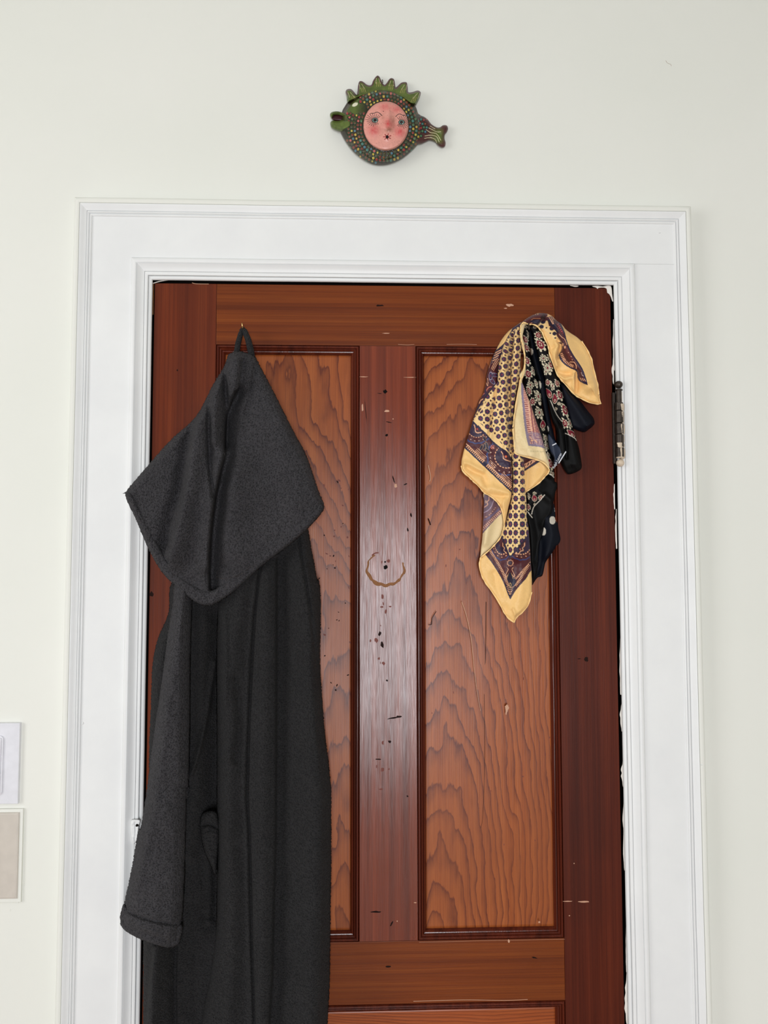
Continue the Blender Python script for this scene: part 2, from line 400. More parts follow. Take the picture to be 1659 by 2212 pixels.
def sweep(prof, side, seg=60):
    V = []; F = []; n = len(prof); Z0 = 0.0
    for k in range(seg+1):
        t = k/seg
        for (u, y) in prof:
            if side == 'L':
                x = XL-u*SL; z = Z0+(ZT+u*ST_-Z0)*t
            elif side == 'R':
                x = XR+u*SR; z = Z0+(ZT+u*ST_-Z0)*t
            else:
                x0 = XL-u*SL; x1 = XR+u*SR; x = x0+(x1-x0)*t; z = ZT+u*ST_
            V.append((x, y, z))
    V = np.array(V)
    s = V[:, 2] if side != 'T' else V[:, 0]
    wob = 0.0005*fbm(s*6, s*0+3.3+ord(side), 11); env = np.minimum(1, np.minimum(np.repeat(np.arange(seg+1), n), seg-np.repeat(np.arange(seg+1), n))/4.0)
    if side == 'T': V[:, 2] += wob*env
    else: V[:, 0] += wob*env
    for k in range(seg):
        for i in range(n-1):
            a = k*n+i; q = (a, a+1, a+n+1, a+n)
            F.append(q if side == 'L' else q[::-1])
    return V, F
for idx, side in ((1, 'L'), (2, 'T'), (3, 'R')):
    r = empty('trim_%d' % idx, {'L': (XL-.06, 0, 0), 'T': (0.04, 0, ZT), 'R': (XR+.06, 0, 0)}[side]); r['kind'] = 'structure'
    for nm, prof, mt_ in (('backband', BAND, M_trim), ('edge_strip', EDGE, M_wall), ('inner_moulding', INNER, M_trim)):
        V, F = sweep(prof, side); o = new_mesh(nm, V, F, mt_, r, smooth_=True)
        md = o.modifiers.new('ws', 'EDGE_SPLIT'); md.split_angle = math.radians(50)
    b = MB(); y0, y1 = -.0200, .0005; g = .0003
    if side == 'L': b.box(XL-.1025*SL, XL-.0335*SL, y0, y1, 0, ZT+.0335*ST_)
    if side == 'R': b.box(XR+.0335*SR, XR+.1025*SR, y0, y1, 0, ZT+.0335*ST_-g)
    if side == 'T': b.box(XL-.1025*SL, XR+.1025*SR, y0, y1, ZT+.0335*ST_, ZT+.1025*ST_)
    b.build('casing_board', M_trim, r)
    # jamb lining the opening, coloured near-black to paint in the gap's shade
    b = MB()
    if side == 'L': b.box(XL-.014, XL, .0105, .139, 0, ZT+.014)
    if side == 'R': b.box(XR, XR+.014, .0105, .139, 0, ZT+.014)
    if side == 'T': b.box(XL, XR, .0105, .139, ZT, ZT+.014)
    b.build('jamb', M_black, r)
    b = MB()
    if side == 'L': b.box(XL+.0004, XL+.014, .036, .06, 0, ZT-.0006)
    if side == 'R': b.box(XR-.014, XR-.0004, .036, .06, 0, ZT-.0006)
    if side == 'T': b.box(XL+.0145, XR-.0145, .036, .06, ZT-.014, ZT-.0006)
    b.build('door_stop', M_black, r)  # stop blackened too, so the gap shows as deep shade
    if side == 'L':
        # chipped strike recess in the inner moulding, painted over
        out = Z(0, 1520, 3.197, [(905, 812), (925, 800), (968, 806), (960, 850), (948, 930), (930, 968), (915, 960), (900, 870)])
        V, q, _ = cloth(out, 1.0, .0225, 3, .0022, lambda x, y: 0.0008*fbm(x/5, y/5, 3)-fold(x, y, [(292, 1777), (293, 1800), (291, 1822)], .0016, 1.5, 1.5))
        o = new_mesh('strike_patch', V, q, M_trim, r); solid(o, .006)
        V, q, _ = cloth([(294.5, 1780), (299.5, 1781), (298, 1786), (293, 1785)], .7, .0245, 1, .0003, None); new_mesh('strike_hole', V, q, M_black, r); solid(r.children[-1], .0006)
    adopt(r)
#SECTION door
DY = -.0085
DX0, DX1, DZ1 = XL+.0030, XR-.0052, ZT-.0045
LX0, LX1 = pt(466.7, 743.6, DY)[0], 0.0013
QX0, QX1 = .0968, .3380
ZPT = 1.8574+ZS; ZPB = .8722+ZS
ZL1 = pt(1222, 2160.8, DY)[2]; ZL0 = ZL1-.24
door = empty('door_1', (XR, DY, 0)); door['kind'] = 'structure'
TH = .036
def board(name, x0, x1, z0, z1, mt, axis='z'):
    """door member, rounded arrises, slightly waved planed face"""
    nx = max(2, int((x1-x0)/.02)); nz = max(2, int((z1-z0)/.02)); V = []; F = []
    for j in range(nz+1):
        for i in range(nx+1): V.append((x0+(x1-x0)*i/nx, DY, z0+(z1-z0)*j/nz))
    for j in range(nz):
        for i in range(nx):
            a = j*(nx+1)+i; F.append((a, a+1, a+nx+2, a+nx+1))
    V = np.array(V)
    V[:, 1] += .00025*fbm(V[:, 0]*25, V[:, 2]*(3 if axis == 'z' else 25), 21)
    o = new_mesh(name, V, F, mt, door, smooth_=False)
    md = o.modifiers.new('solidify', 'SOLIDIFY'); md.thickness = TH; md.offset = -1
    md = o.modifiers.new('bevel', 'BEVEL'); md.width = .0006; md.segments = 2; md.limit_method = 'ANGLE'; md.angle_limit = math.radians(60)
    return o
g = .0002
board('stile', DX0, LX0, .008, DZ1, M_stile)
board('stile', QX1, DX1, .008, DZ1, M_stile_dark)['label'] = 'darker reddish hinge stile'
board('rail', LX0+g, QX1-g, ZPT, DZ1, M_rail, 'x')
board('rail', LX0+g, QX1-g, ZL1, ZPB, M_rail, 'x')
board('rail', LX0+g, QX1-g, ZL0-.13, ZL0, M_rail, 'x')
board('rail', LX0+g, QX1-g, .008, .17, M_rail, 'x')
board('muntin', LX1, QX0, ZPB+g, ZPT-g, M_muntin)
board('muntin', LX1, QX0, .17+g, ZL0-.13-g, M_muntin)
PMOLD = [(0, .0005), (.0006, .0035), (.0012, .0004), (.0024, -.0016), (.0042, -.0018), (.0056, -.0002), (.0060, .0022), (.0066, .0002), (.0078, -.0004), (.0092, .0010), (.0098, .0040),
         (.0104, .0022), (.0120, .0026), (.0140, .0062), (.0150, .0086), (.0150, .0120)]
def frame_mould(x0, x1, z0, z1):
    cs = [(x0, z0, 1, 1), (x1, z0, -1, 1), (x1, z1, -1, -1), (x0, z1, 1, -1)]
    for k in range(4):
        a = cs[k]; c = cs[(k+1) % 4]; V = []; F = []; n = len(PMOLD); seg = 24
        for s in range(seg+1):
            t = s/seg
            for u, y in PMOLD:
                p = (a[0]+a[2]*u, a[1]+a[3]*u); q = (c[0]+c[2]*u, c[1]+c[3]*u)
                V.append((p[0]+(q[0]-p[0])*t, DY+y, p[1]+(q[1]-p[1])*t))
        for s in range(seg):
            for i in range(n-1):
                b0 = s*n+i; F.append((b0, b0+n, b0+n+1, b0+1))
        o = new_mesh('panel_moulding', V, F, M_mould, door)
        md = o.modifiers.new('es', 'EDGE_SPLIT'); md.split_angle = math.radians(45)
def panel(x0, x1, z0, z1, mt, ringf):
    e = .0135; nx = int((x1-x0)/.004); nz = int((z1-z0)/.006); xs = np.linspace(x0+e, x1-e, nx+1); zs = np.linspace(z0+e, z1-e, nz+1)
    gx, gz = np.meshgrid(xs, zs); x = gx.ravel(); z = gz.ravel()
    j, i = np.meshgrid(np.arange(nz), np.arange(nx), indexing='ij'); a = (j*(nx+1)+i).ravel()
    F = np.stack([a, a+1, a+nx+2, a+nx+1], 1)
    V = np.stack([x, DY+.0088+.0003*fbm(x*14, z*4, 31), z], 1)
    o = new_mesh('panel', V, F, mt, door, attr={'ring': ringf(x, z)}); solid(o, .008); return o
def cath(x0f, zc, k, s, seed, wamp=1.0):
    """growth rings cut tangentially: arches on the axis x0f(z), straight grain on the flanks"""
    def f(x, z):
        xx = x-x0f(z)+.012*fbm(x*12, z*5, seed)*wamp
        D = k*(z-zc)
        r = np.sqrt(xx*xx+D*D+1e-6)/s
        return 40+r+0.8*wamp*fbm(x*26, z*10, seed+5)+0.35*fbm(x*90, z*25, seed+9)
    return f
def pz(y): return pt(830, y, DY)[2]
def px_(x): return pt(x, 1200, DY)[0]
lerp_x = lambda pts: (lambda z: np.interp(-z, [-pz(p[1]) for p in pts], [px_(p[0]) for p in pts]))
panel(QX0, QX1, ZPB, ZPT, M_panel, cath(lerp_x([(1075, 760), (1040, 900), (1010, 1150), (960, 1350), (955, 1500), (955, 1800), (948, 2050)]), pz(2300), .17, .0098, 3))
panel(LX0, LX1, ZPB, ZPT, M_panel, cath(lerp_x([(610, 760), (590, 900), (640, 1150), (735, 1350), (738, 1500), (738, 1800), (735, 2050)]), pz(2260), .15, .0110, 8))
panel(LX0, QX1, ZL0, ZL1, M_panel_low, lambda x, z: 30+(z-ZL0+.02*np.sin((x+.1)*5))/.0048+0.8*fbm(x*9, z*40, 12))
for (a, c_) in ((LX0, LX1), (QX0, QX1)):
    frame_mould(a, c_, ZPB, ZPT)
    frame_mould(a, c_, .17, ZL0-.13)
    b = MB(); b.box(a+.01, c_-.01, DY+.009, DY+.02, .18, ZL0-.14, .001); b.build('panel', M_stile, door)
frame_mould(LX0, QX1, ZL0, ZL1)
# nail holes, dents, residue, paint chips on the door face
def blotch(name, cx, cy, rx, ry, mt, Y=DY, th=.0003, seed=0, ang=0.0, n=12, jag=.3):
    rr = random.Random(seed+int(cx*7+cy)); P = []
    for k in range(n):
        a = 2*PI*k/n; s = 1+jag*(rr.random()-.5)*2; u, v = rx*s*math.cos(a), ry*s*math.sin(a)
        P.append((cx+u*math.cos(ang)-v*math.sin(ang), cy+u*math.sin(ang)+v*math.cos(ang)))
    A = [pt(p[0], p[1], Y-th) for p in P]; B = [pt(p[0], p[1], Y+.0004) for p in P]; c0 = pt(cx, cy, Y-th*1.4)
    V = [c0]+A+B; F = [(0, 1+(k+1) % n, 1+k) for k in range(n)]+[(1+k, 1+(k+1) % n, 1+n+(k+1) % n, 1+n+k) for k in range(n)]
    return new_mesh(name, V, F, mt, door, smooth_=False)
M_pink = plain('pale_scuff', rgb(196, 150, 122), 0.6)
M_resid = plain('glue_residue', rgb(132, 84, 42), 0.7, var=0.15, sc=300)
M_chipred = plain('varnish_fleck', rgb(112, 48, 34), 0.6)
for x, y, r in [(832, 846, 4.2), (835.5, 940, 3), (833, 1225, 4.5), (832, 1214, 2)]: blotch('nail_hole', x, y, r, r*.95, M_black, seed=1)
for x, y, a_, b_, an in [(840, 912, 6, 1.2, .2), (850, 1035, 1.3, 8, -.3), (876, 1046, 4, 1.6, -.4), (888, 1113, 1.8, 5, -.2), (881, 1144, 1.8, 4, -.2), (820, 850, 5, .8, .15), (790, 888, .8, 24, -.1),
                         (850, 1551, 14, 1.6, -.15), (862, 1548, 5, 2.2, 0), (820, 1369, 3, 6, .3), (826, 1394, 3, 7, -.2), (818, 1640, 6, 1.5, 0), (842, 1602, 3, 3, 0), (813, 1970, 12, 2.2, 0), (846, 1995, 1.6, 6, .5),
                         (1266, 1424, 5, 6, 0), (1251, 1423, 4, 1, 0), (838, 2088, 6, 2, 0), (1155, 2069, 6, 1.6, .2), (821, 660, 10, 2, 0), (383, 800, 1.5, 2, 0), (327, 1283, 4, 6, 0), (880, 1720, 2, 2, 0), (836, 1470, 2, 2, 0)]:
    blotch('dent', x, y, a_, b_, M_dark, th=.00015, ang=an, seed=2)
for k in range(20):
    blotch('varnish_fleck', 812+random.gauss(0, 1)*14+10, random.choice([1200, 1210, 1240, 1285, 1300, 1320, 1345, 1380, 1420, 1600, 1650, 1700])+random.random()*14, 1+random.random()*3, 1.5+random.random()*4, M_chipred, th=.00015, seed=k, n=8)
for x, y, a_, b_ in [(836, 888, 5, 2.5), (855, 1049, 3, 4), (1100, 659, 8, 3), (1092, 666, 4, 1.2), (783, 880, 2, 8), (786, 814, 9, .8), (885, 815, 13, .7), (1094, 1532, 3, 10), (1097, 1528, 2, 5), (1226, 1947, 12, 1), (1262, 1948, 12, 1.6),
                     (1099, 2033, 2, 4), (1165, 1992, 2, 2), (849, 905, 1.2, 1.2), (1240, 1865, 1.2, 1.2), (1230, 1978, 1.2, 1.2), (858, 1990, 1.3, 1.3), (897, 1950, 3, 1), (835, 720, 8, 1)]:
    blotch('scuff', x, y, a_, b_, M_pink, th=.0002, seed=3)
rd = random.Random(12)
for k in range(34):
    blotch('dent', 700+rd.random()*58, 1030+rd.random()*470, .7+rd.random()*1.6, .7+rd.random()*2.6, M_chipred if k % 2 else M_dark, Y=DY+.0088, th=.00015, ang=rd.random()*3, seed=k, n=7)
for k in range(16):
    blotch('dent', 925+rd.random()*270, 1150+rd.random()*800, .6+rd.random(), .8+rd.random()*3, M_chipred, Y=DY+.0088, th=.00015, seed=k, n=7)
def strip_px(name, pts, wfun, mt, Y=DY, th=.0004, parent=door, n=6):
    """irregular ribbon with thickness along a line"""
    P = smooth(pts, n, False); V = []; F = []; k = len(P)
    for i, p in enumerate(P):
        t = P[min(i+1, k-1)]-P[max(i-1, 0)]; t = t/np.linalg.norm(t); nn = np.array([-t[1], t[0]]); w_ = wfun(i/(k-1))
        for sgn, yy in ((1, Y+.0004), (.6, Y-th), (-.6, Y-th), (-1, Y+.0004)):
            q = p+nn*w_*sgn; V.append(pt(q[0], q[1], yy))
    for i in range(k-1):
        for j in range(3): a = i*4+j; F.append((a, a+4, a+5, a+1))
    return new_mesh(name, V, F, mt, parent, smooth_=False)
arc = [(833+(40+1.5*math.sin(a*9))*math.cos(a), 1228+(36+1.3*math.sin(a*13))*math.sin(a)) for a in [math.radians(x) for x in range(-20, 236, 6)]]
strip_px('ring_mark', arc, lambda t: 2.3+2.0*math.sin(t*PI)**2+2.6*(vnoise(np.array([t*23.0]), np.array([2.0]), 3)[0]-.5), M_resid, th=.0003)
strip_px('ring_mark', [(803, 1200), (810, 1195), (818, 1194)], lambda t: 1.8, M_chipred, th=.0002)
strip_px('scratch', Z(860, 1300, 2.91, [(400, 0), (430, 90), (460, 240), (480, 440), (500, 590), (518, 685)]), lambda t: 1.0-.5*t, M_pink, th=.0002)
strip_px('scratch', Z(860, 1300, 2.91, [(240, 60), (215, 100), (210, 140), (190, 145)]), lambda t: .7, M_dark, th=.0002)
strip_px('scratch', [(925, 1005), (930, 1030), (928, 1040)], lambda t: .9, M_pink, th=.0002)
strip_px('scratch', [(925, 1120), (928, 1128), (930, 1134)], lambda t: 1.2, M_dark, th=.0002)
# the split in the right panel
strip_px('panel_crack', [(1050, 1300), (1049, 1400), (1046, 1500), (1047, 1640), (1043, 1760), (1038, 1790)], lambda t: .9*(1-t)+.3, M_dark, Y=DY+.0088, th=.0002)
# white paint at the hinge-side edge of the door
def chip(outline, cell=1.0, n=2):
    V, q, _ = cloth(outline, cell, -DY-.0002, 1.5, .0006, lambda x, y: 0.0002*fbm(x/3, y/3, 4), n=n)
    o = new_mesh('paint_chip', V, q, M_chip, door); solid(o, .0005)
chip(Z(1200, 420, 4.608, [(365, 912), (420, 908), (470, 915), (520, 905), (552, 912), (562, 950), (566, 1000), (576, 1060), (565, 1065), (550, 1020), (530, 990), (512, 978), (508, 940), (480, 928), (440, 930), (425, 935), (418, 958), (408, 930), (380, 922)]))
chip(Z(1200, 420, 4.608, [(140, 906), (180, 905), (228, 908), (222, 918), (190, 920), (160, 912)]))
for (y0_, y1_, w_, x_) in [(690, 800, 1.3, 1325), (770, 830, 3.0, 1325), (1045, 1100, 2.2, 1327), (1100, 1185, 3.0, 1331), (1380, 1500, 1.6, 1340), (1520, 1580, 3.2, 1343), (1640, 1700, 3.5, 1346), (1700, 1880, 3.8, 1349), (1985, 2100, 1.6, 1353), (2100, 2212, 4.5, 1354)]:
    n_ = 10
    Lp = [(x_-w_*(0.5+vnoise(np.array([k*1.7]), np.array([y0_*.1]), 5)[0])*math.sin(PI*(k+.3)/(n_+.6)), y0_+(y1_-y0_)*k/n_) for k in range(n_+1)]
    Rp = [(x_+(y-y0_)*.017+1.0, y) for _, y in Lp[::-1]]
    chip([(max(a, 0), y) for a, y in Lp]+Rp)
strip_px('paint_chip', Z(140, 400, 4.1475, [(790, 880), (850, 862), (930, 850), (985, 846)]), lambda t: 1.2-.6*t, M_chip, th=.0003)
strip_px('paint_chip', Z(140, 400, 4.1475, [(795, 880), (792, 1000), (790, 1160)]), lambda t: .9, M_resid, th=.0003)
strip_px('paint_chip', Z(140, 400, 4.1475, [(1140, 875), (1180, 884), (1290, 886)]), lambda t: .7, M_pink, th=.0003)
strip_px('paint_chip', [(860, 744), (880, 745), (895, 744)], lambda t: .45, M_pink, th=.0003)
strip_px('paint_chip', [(965, 744), (1000, 743.5), (1030, 744.5)], lambda t: .45, M_pink, th=.0003)
strip_px('paint_chip', [(893, 2163), (1000, 2160), (1090, 2161), (1140, 2159)], lambda t: .8, M_pink, th=.0003)
strip_px('paint_chip', [(905, 2035.5), (1100, 2031), (1220, 2029)], lambda t: .35, M_pink, th=.0003)
# hinge
hx, hy0 = pt(1338, 900, -.022)[0], -.0215
hinge = empty('hinge', (hx, hy0, pt(1338, 920, hy0)[2])); hinge.parent = door; hinge.matrix_world = Matrix.Translation(hinge.location)
def hz(y): return pt(1338, y, hy0)[2]
def hpart(name, mb, mt): 
    o = mb.build(name, mt, hinge, True); o.modifiers.new('es', 'EDGE_SPLIT').split_angle = math.radians(40); return o
r_ = .0068
b = MB(); b.box(hx-.0085, hx-.004, DY-.006, DY+.03, hz(1000), hz(846)); hpart('hinge_leaf', b, M_bronze)
b = MB(); b.box(hx+.0015, hx+.006, -.020, -.010, hz(1000), hz(846)); hpart('hinge_leaf', b, M_cream)
ks = [846, 887, 914, 938, 966, 988]
for k, (ya, yb) in enumerate([(870, 887.5), (888, 914.5), (915, 938.5), (939, 966.5), (967, 988)]):
    b = MB(); z1_, z0_ = hz(ya), hz(yb-.6); b.lathe(hx, hy0, [(r_*.9, z0_), (r_, z0_+.0006), (r_, z1_-.0006), (r_*.9, z1_)]); hpart('knuckle', b, M_bronze)
b = MB(); b.lathe(hx, hy0, [(.0045, hz(870)), (.0045, hz(843))]); hpart('pin', b, M_bronze)
def finial(name, yc, s, mt):
    zc = hz(yc); R = .0068; b = MB()
    b.lathe(hx, hy0, [(R*math.cos(a), zc+R*.95*math.sin(a)) for a in [math.radians(t) for t in range(-85, 86, 17)]]); b.lathe(hx, hy0, [(.0060, zc-s*.0105), (.0066, zc-s*.0095), (.0060, zc-s*.0082)][::1 if s > 0 else -1]); hpart(name, b, mt)
finial('finial', 831, 1, M_bronze); finial('finial', 1000, -1, M_cream)
for y0_, y1_, x0_, x1_ in [(872, 887, 1341, 1348), (889, 915, 1343, 1348), (916, 938, 1341.5, 1349), (956, 967, 1333, 1348), (968, 990, 1340, 1350), (940, 955, 1345, 1349)]:
    V, q, _ = cloth([(x0_, y0_), (x1_, y0_+1), (x1_, y1_), (x0_+2, y1_-1), (x0_+1, (y0_+y1_)/2)], .8, lambda x, y: .0222+np.sqrt(np.clip(.0068**2-((x-1338)*.00077)**2, 0, 1)), 1.2, .0008, lambda x, y: .0004*fbm(x/2, y/2, 9), n=3)
    o = new_mesh('paint_patch', V, q, M_cream, hinge); solid(o, .0012)
adopt(door)
bpy.context.view_layer.update()
for c_ in hinge.children: c_.matrix_parent_inverse = hinge.matrix_world.inverted()
#SECTION robe
HS = 3.318; hz4 = lambda P: Z(240, 680, HS, P); z5 = lambda P: Z(230, 1240, 3.130, P); z6 = lambda P: Z(230, 1700, 3.130, P)
robe = empty('bathrobe', pt(525, 712, DY))
tag(robe, 'charcoal hooded terry bathrobe hanging by its loop from a nail, left side of the door', 'bathrobe')
CELL = 1.7
nz = lambda x, y, a, s, sd: a*fbm(x/s, y/s, sd)
# back of the robe, deepest
def h_back(x, y):
    h = nz(x, y, .004, 60, 3)
    h = h+fold(x, y, z5([(800, 300), (770, 900), (745, 1750), (720, 2300)]), -.016, 26, 26)
    h = h+fold(x, y, z5([(650, 200), (640, 900), (600, 1400), (560, 1900)]), .010, 16, 20)
    h = h+fold(x, y, z5([(735, 600), (690, 900), (640, 1150), (575, 1360)]), .008, 7, 4)
    h = h+fold(x, y, z6([(330, 1090), (310, 1300), (280, 1620), (260, 2000)]), .014, 5, 22)
    h = h+fold(x, y, z6([(470, 1080), (465, 1300), (468, 1650)]), -.010, 12, 3)
    h = h+fold(x, y, z6([(690, 450), (700, 700), (690, 900)]), .010, 10, 10)
    return h*1.45
out = z5([(440, 60), (420, 260), (350, 430), (312, 600), (300, 900), (290, 1100), (285, 1400), (270, 1750)])+z6([(250, 1060), (248, 1600), (246, 2400, 1), (800, 2500, 1)])+z5([(1000, 1750), (1000, 900), (1000, 20), (600, -60)])
V, q, _ = cloth(out, CELL, lambda x, y: .018+.030*np.clip((y-1250)/500, 0, 1)*np.clip((420-x)/80, 0, 1), 24, .030, h_back, rough=.0006)
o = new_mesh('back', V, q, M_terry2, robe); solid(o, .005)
# front with its lapel band
def h_front(x, y):
    h = nz(x, y, .0035, 70, 5)+.010*np.clip((y-1300)/900, 0, 1)
    h = h+fold(x, y, z5([(1045, -120), (1022, 120), (1002, 300), (977, 700), (962, 1100), (952, 1500), (967, 1750)])+z6([(975, 700), (985, 1100), (1000, 1600), (1010, 2200)]), -.007, 5, 3)
    h = h+fold(x, y, z5([(1033, -120), (1010, 120), (990, 300), (964, 700), (950, 1100), (940, 1500), (955, 1750)])+z6([(962, 700), (972, 1100), (988, 1600), (996, 2200)]), .004, 6, 4)
    h = h+fold(x, y, z5([(1160, -100), (1160, 500), (1158, 1100), (1155, 1750)])+z6([(1142, 800), (1130, 1300), (1112, 1600), (1100, 2200)]), -.013, 4, 26)
    h = h+fold(x, y, z5([(1085, 0), (1080, 700), (1060, 1750)])+z6([(1060, 1000), (1050, 1600)]), .010, 22, 22)
    h = h+fold(x, y, z5([(1350, 0), (1380, 500), (1410, 1100), (1420, 1750)])+z6([(1400, 800), (1380, 1600)]), .012, 30, 22)
    h = h+fold(x, y, z5([(1270, -360), (1330, -60), (1370, 200), (1410, 500), (1430, 700)]), -.006, 3, 5)
    h = h+fold(x, y, z5([(930, -60), (900, 200), (850, 600), (840, 1100), (830, 1750)])+z6([(850, 700), (850, 1100), (820, 1600)]), .008, 18, 22)
    h = h+fold(x, y, z5([(790, 260), (800, 600), (790, 900)]), .006, 6, 8)
    h = h+fold(x, y, z5([(870, 700), (900, 1000), (870, 1250)]), -.005, 8, 10)
    return h*1.45
out = z5([(760, 100), (750, 250), (742, 600), (744, 900), (745, 1100), (745, 1750)])+z6([(748, 400), (745, 700), (735, 1000), (692, 1300), (640, 1600), (600, 2200), (590, 2400, 1), (1440, 2400, 1), (1470, 1900), (1495, 1600), (1510, 1300), (1515, 900), (1520, 500), (1520, 0)])+z5([(1520, 1450), (1500, 1250), (1480, 1100), (1460, 850), (1445, 600), (1450, 200), (1435, 30)])+hz4([(1480, 1900), (1440, 1700), (1400, 1510), (1300, 1480), (1100, 1600), (900, 1800)])
V, q, _ = cloth(out, CELL, .034, 26, .034, h_front, rough=.0006)
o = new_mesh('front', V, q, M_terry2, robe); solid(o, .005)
# tucked belt loop between front and sleeve
out = z6([(640, 190), (700, 160), (750, 180), (760, 300), (755, 420), (745, 560), (735, 600), (700, 520), (660, 430), (635, 300)])
V, q, _ = cloth(out, 1.4, .052, 12, .014, lambda x, y: nz(x, y, .003, 8, 4)+fold(x, y, z6([(650, 260), (690, 255), (740, 270)]), -.008, 4, 4)+fold(x, y, z6([(640, 330), (700, 310), (750, 320)]), .003, 3, 3), rough=.0003)
o = new_mesh('belt_loop', V, q, M_terry2, robe); solid(o, .004)
# sleeve
def h_sleeve(x, y):
    h = nz(x, y, .004, 50, 8)
    cyc = np.interp(y, [1260, 1800, 2040], [390, 345, 330])
    h = h+.010*np.exp(-((x-cyc)/40)**2)
    h = h+fold(x, y, z5([(440, 350), (390, 800), (330, 1300)])+z6([(280, 100), (250, 400), (190, 700)]), .005, 8, 14)
    h = h+fold(x, y, z6([(100, 800), (180, 860), (300, 900), (430, 925), (510, 920)]), -.004, 4, 4)
    return h*1.45
out = z5([(466, 60), (450, 180), (430, 300), (400, 500), (360, 800), (322, 1050), (292, 1300), (270, 1480), (235, 1700)])+z6([(215, 300), (170, 550), (122, 780), (97, 850), (94, 900), (105, 945), (160, 990), (230, 1025), (320, 1060), (390, 1080), (440, 1080), (490, 1050), (512, 900), (525, 700), (535, 400), (545, 0)])+z5([(545, 1600), (560, 1350), (565, 950), (570, 500), (582, 200), (585, 60)])
V, q, _ = cloth(out, CELL, lambda x, y: .046+.016*np.clip((y-1300)/500, 0, 1), 30, .034, h_sleeve, rough=.0006)
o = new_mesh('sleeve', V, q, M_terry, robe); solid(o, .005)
# cuff band turned up at the end of the sleeve
out = z6([(122, 790), (97, 850), (92, 900), (103, 948), (160, 995), (230, 1030), (320, 1064), (390, 1085), (440, 1085), (495, 1052), (512, 930), (430, 938), (300, 912), (180, 868)])
V, q, _ = cloth(out, 1.5, lambda x, y: .070+.022*np.exp(-((x-330)/45)**2), 8, .012, lambda x, y: nz(x, y, .002, 14, 3), rough=.0005)
cuff = new_mesh('cuff', V, q, M_terry, bpy.data.objects['sleeve']); solid(cuff, .004)
# hood
hood_out = hz4([(845, 280), (828, 315), (805, 380), (730, 500), (610, 725), (440, 885), (280, 1060), (112, 1258), (104, 1285), (118, 1340), (180, 1470), (280, 1700), (370, 1850), (480, 1960), (560, 2030), (640, 2072), (720, 2078), (800, 2035), (900, 1965), (1100, 1785), (1300, 1630), (1420, 1520), (1510, 1415), (1527, 1360), (1490, 1270), (1400, 1010), (1300, 820), (1180, 580), (1085, 400), (1030, 300), (960, 268), (900, 262)])
def h_hood(x, y):
    h = nz(x, y, .003, 60, 13)
    h = h+fold(x, y, hz4([(900, 560), (850, 700), (832, 850), (826, 1000), (800, 1120), (765, 1300), (735, 1500), (717, 1750), (722, 1960)]), -.024, 5, 16)
    h = h+fold(x, y, hz4([(800, 1000), (740, 1200), (700, 1500), (680, 1800)]), .016, 20, 10)
    h = h+fold(x, y, hz4([(880, 1100), (860, 1400), (860, 1700)]), .010, 26, 40)
    h = h+fold(x, y, hz4([(815, 400), (826, 600), (832, 800), (830, 950)]), -.012, 8, 4)
    h = h+fold(x, y, hz4([(770, 430), (745, 620), (740, 900)]), .012, 12, 14)
    h = h+fold(x, y, hz4([(700, 620), (700, 900), (715, 1150), (735, 1300)]), -.010, 5, 8)
    h = h+fold(x, y, hz4([(640, 740), (595, 950), (550, 1250), (480, 1560), (430, 1720)]), .020, 9, 34)
    h = h+fold(x, y, hz4([(590, 780), (535, 1000), (495, 1250), (420, 1500), (395, 1650)]), -.011, 16, 5)
    h = h+fold(x, y, hz4([(900, 300), (890, 420), (880, 560)]), .010, 14, 14)
    h = h+fold(x, y, hz4([(950, 330), (925, 500), (905, 620)]), -.005, 5, 6)
    h = h+fold(x, y, hz4([(1040, 360), (1000, 560), (960, 720)]), -.005, 6, 8)
    h = h+fold(x, y, hz4([(1200, 800), (1300, 1100), (1350, 1300)]), .006, 40, 30)
    return h*1.45
def hood_base(x, y):
    return .036+.026*np.clip((y-760)/300, 0, 1)
V, q, _ = cloth(hood_out, CELL, hood_base, 18, .026, h_hood, rough=.0006)
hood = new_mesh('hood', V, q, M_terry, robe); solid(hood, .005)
# turned hem along the hood's opening edge
hem_o = hz4([(104, 1285), (118, 1340), (180, 1470), (280, 1700), (370, 1850), (480, 1960), (560, 2030), (640, 2077), (720, 2082), (805, 2038), (900, 1968), (1100, 1788), (1300, 1633), (1420, 1522), (1512, 1415), (1524, 1370)])
hem_i = hz4([(1490, 1350), (1400, 1445), (1260, 1545), (1060, 1695), (860, 1870), (780, 1940), (715, 1975), (640, 1960), (560, 1915), (470, 1840), (390, 1730), (330, 1620), (230, 1430), (150, 1280)])
V, q, _ = cloth(hem_o+hem_i, 1.5, lambda x, y: hood_base(x, y)+.012+np.maximum(0, h_hood(x, y))*.5, 8, .016, lambda x, y: nz(x, y, .002, 10, 6), rough=.0006)
hem = new_mesh('hood_hem', V, q, M_terry, hood); solid(hem, .004)
# hanging loop: folded terry tape over the nail
NX, NY = 525.0, 712.0
b = MB()
for pts_, rr_ in (([(523, 712), (517, 730), (512, 752), (510, 775)], .0042), ([(526, 711), (532, 722), (540, 745), (544, 772)], .0048)):
    P = [pt(x, y, -.030-.012*i/3) for i, (x, y) in enumerate(pts_)]
    b.tube([P[0]]+[[(a+c)/2 for a, c in zip(P[i], P[i+1])] for i in range(3)]+[P[-1]], [rr_*.6, rr_, rr_*1.1, rr_*1.15, rr_*1.1], 10)
b.tube([pt(521, 716, -.030), pt(525, 709, -.031), pt(529, 715, -.030)], .0040, 10)
lp = b.build('hanging_loop', M_terry2, robe, True)
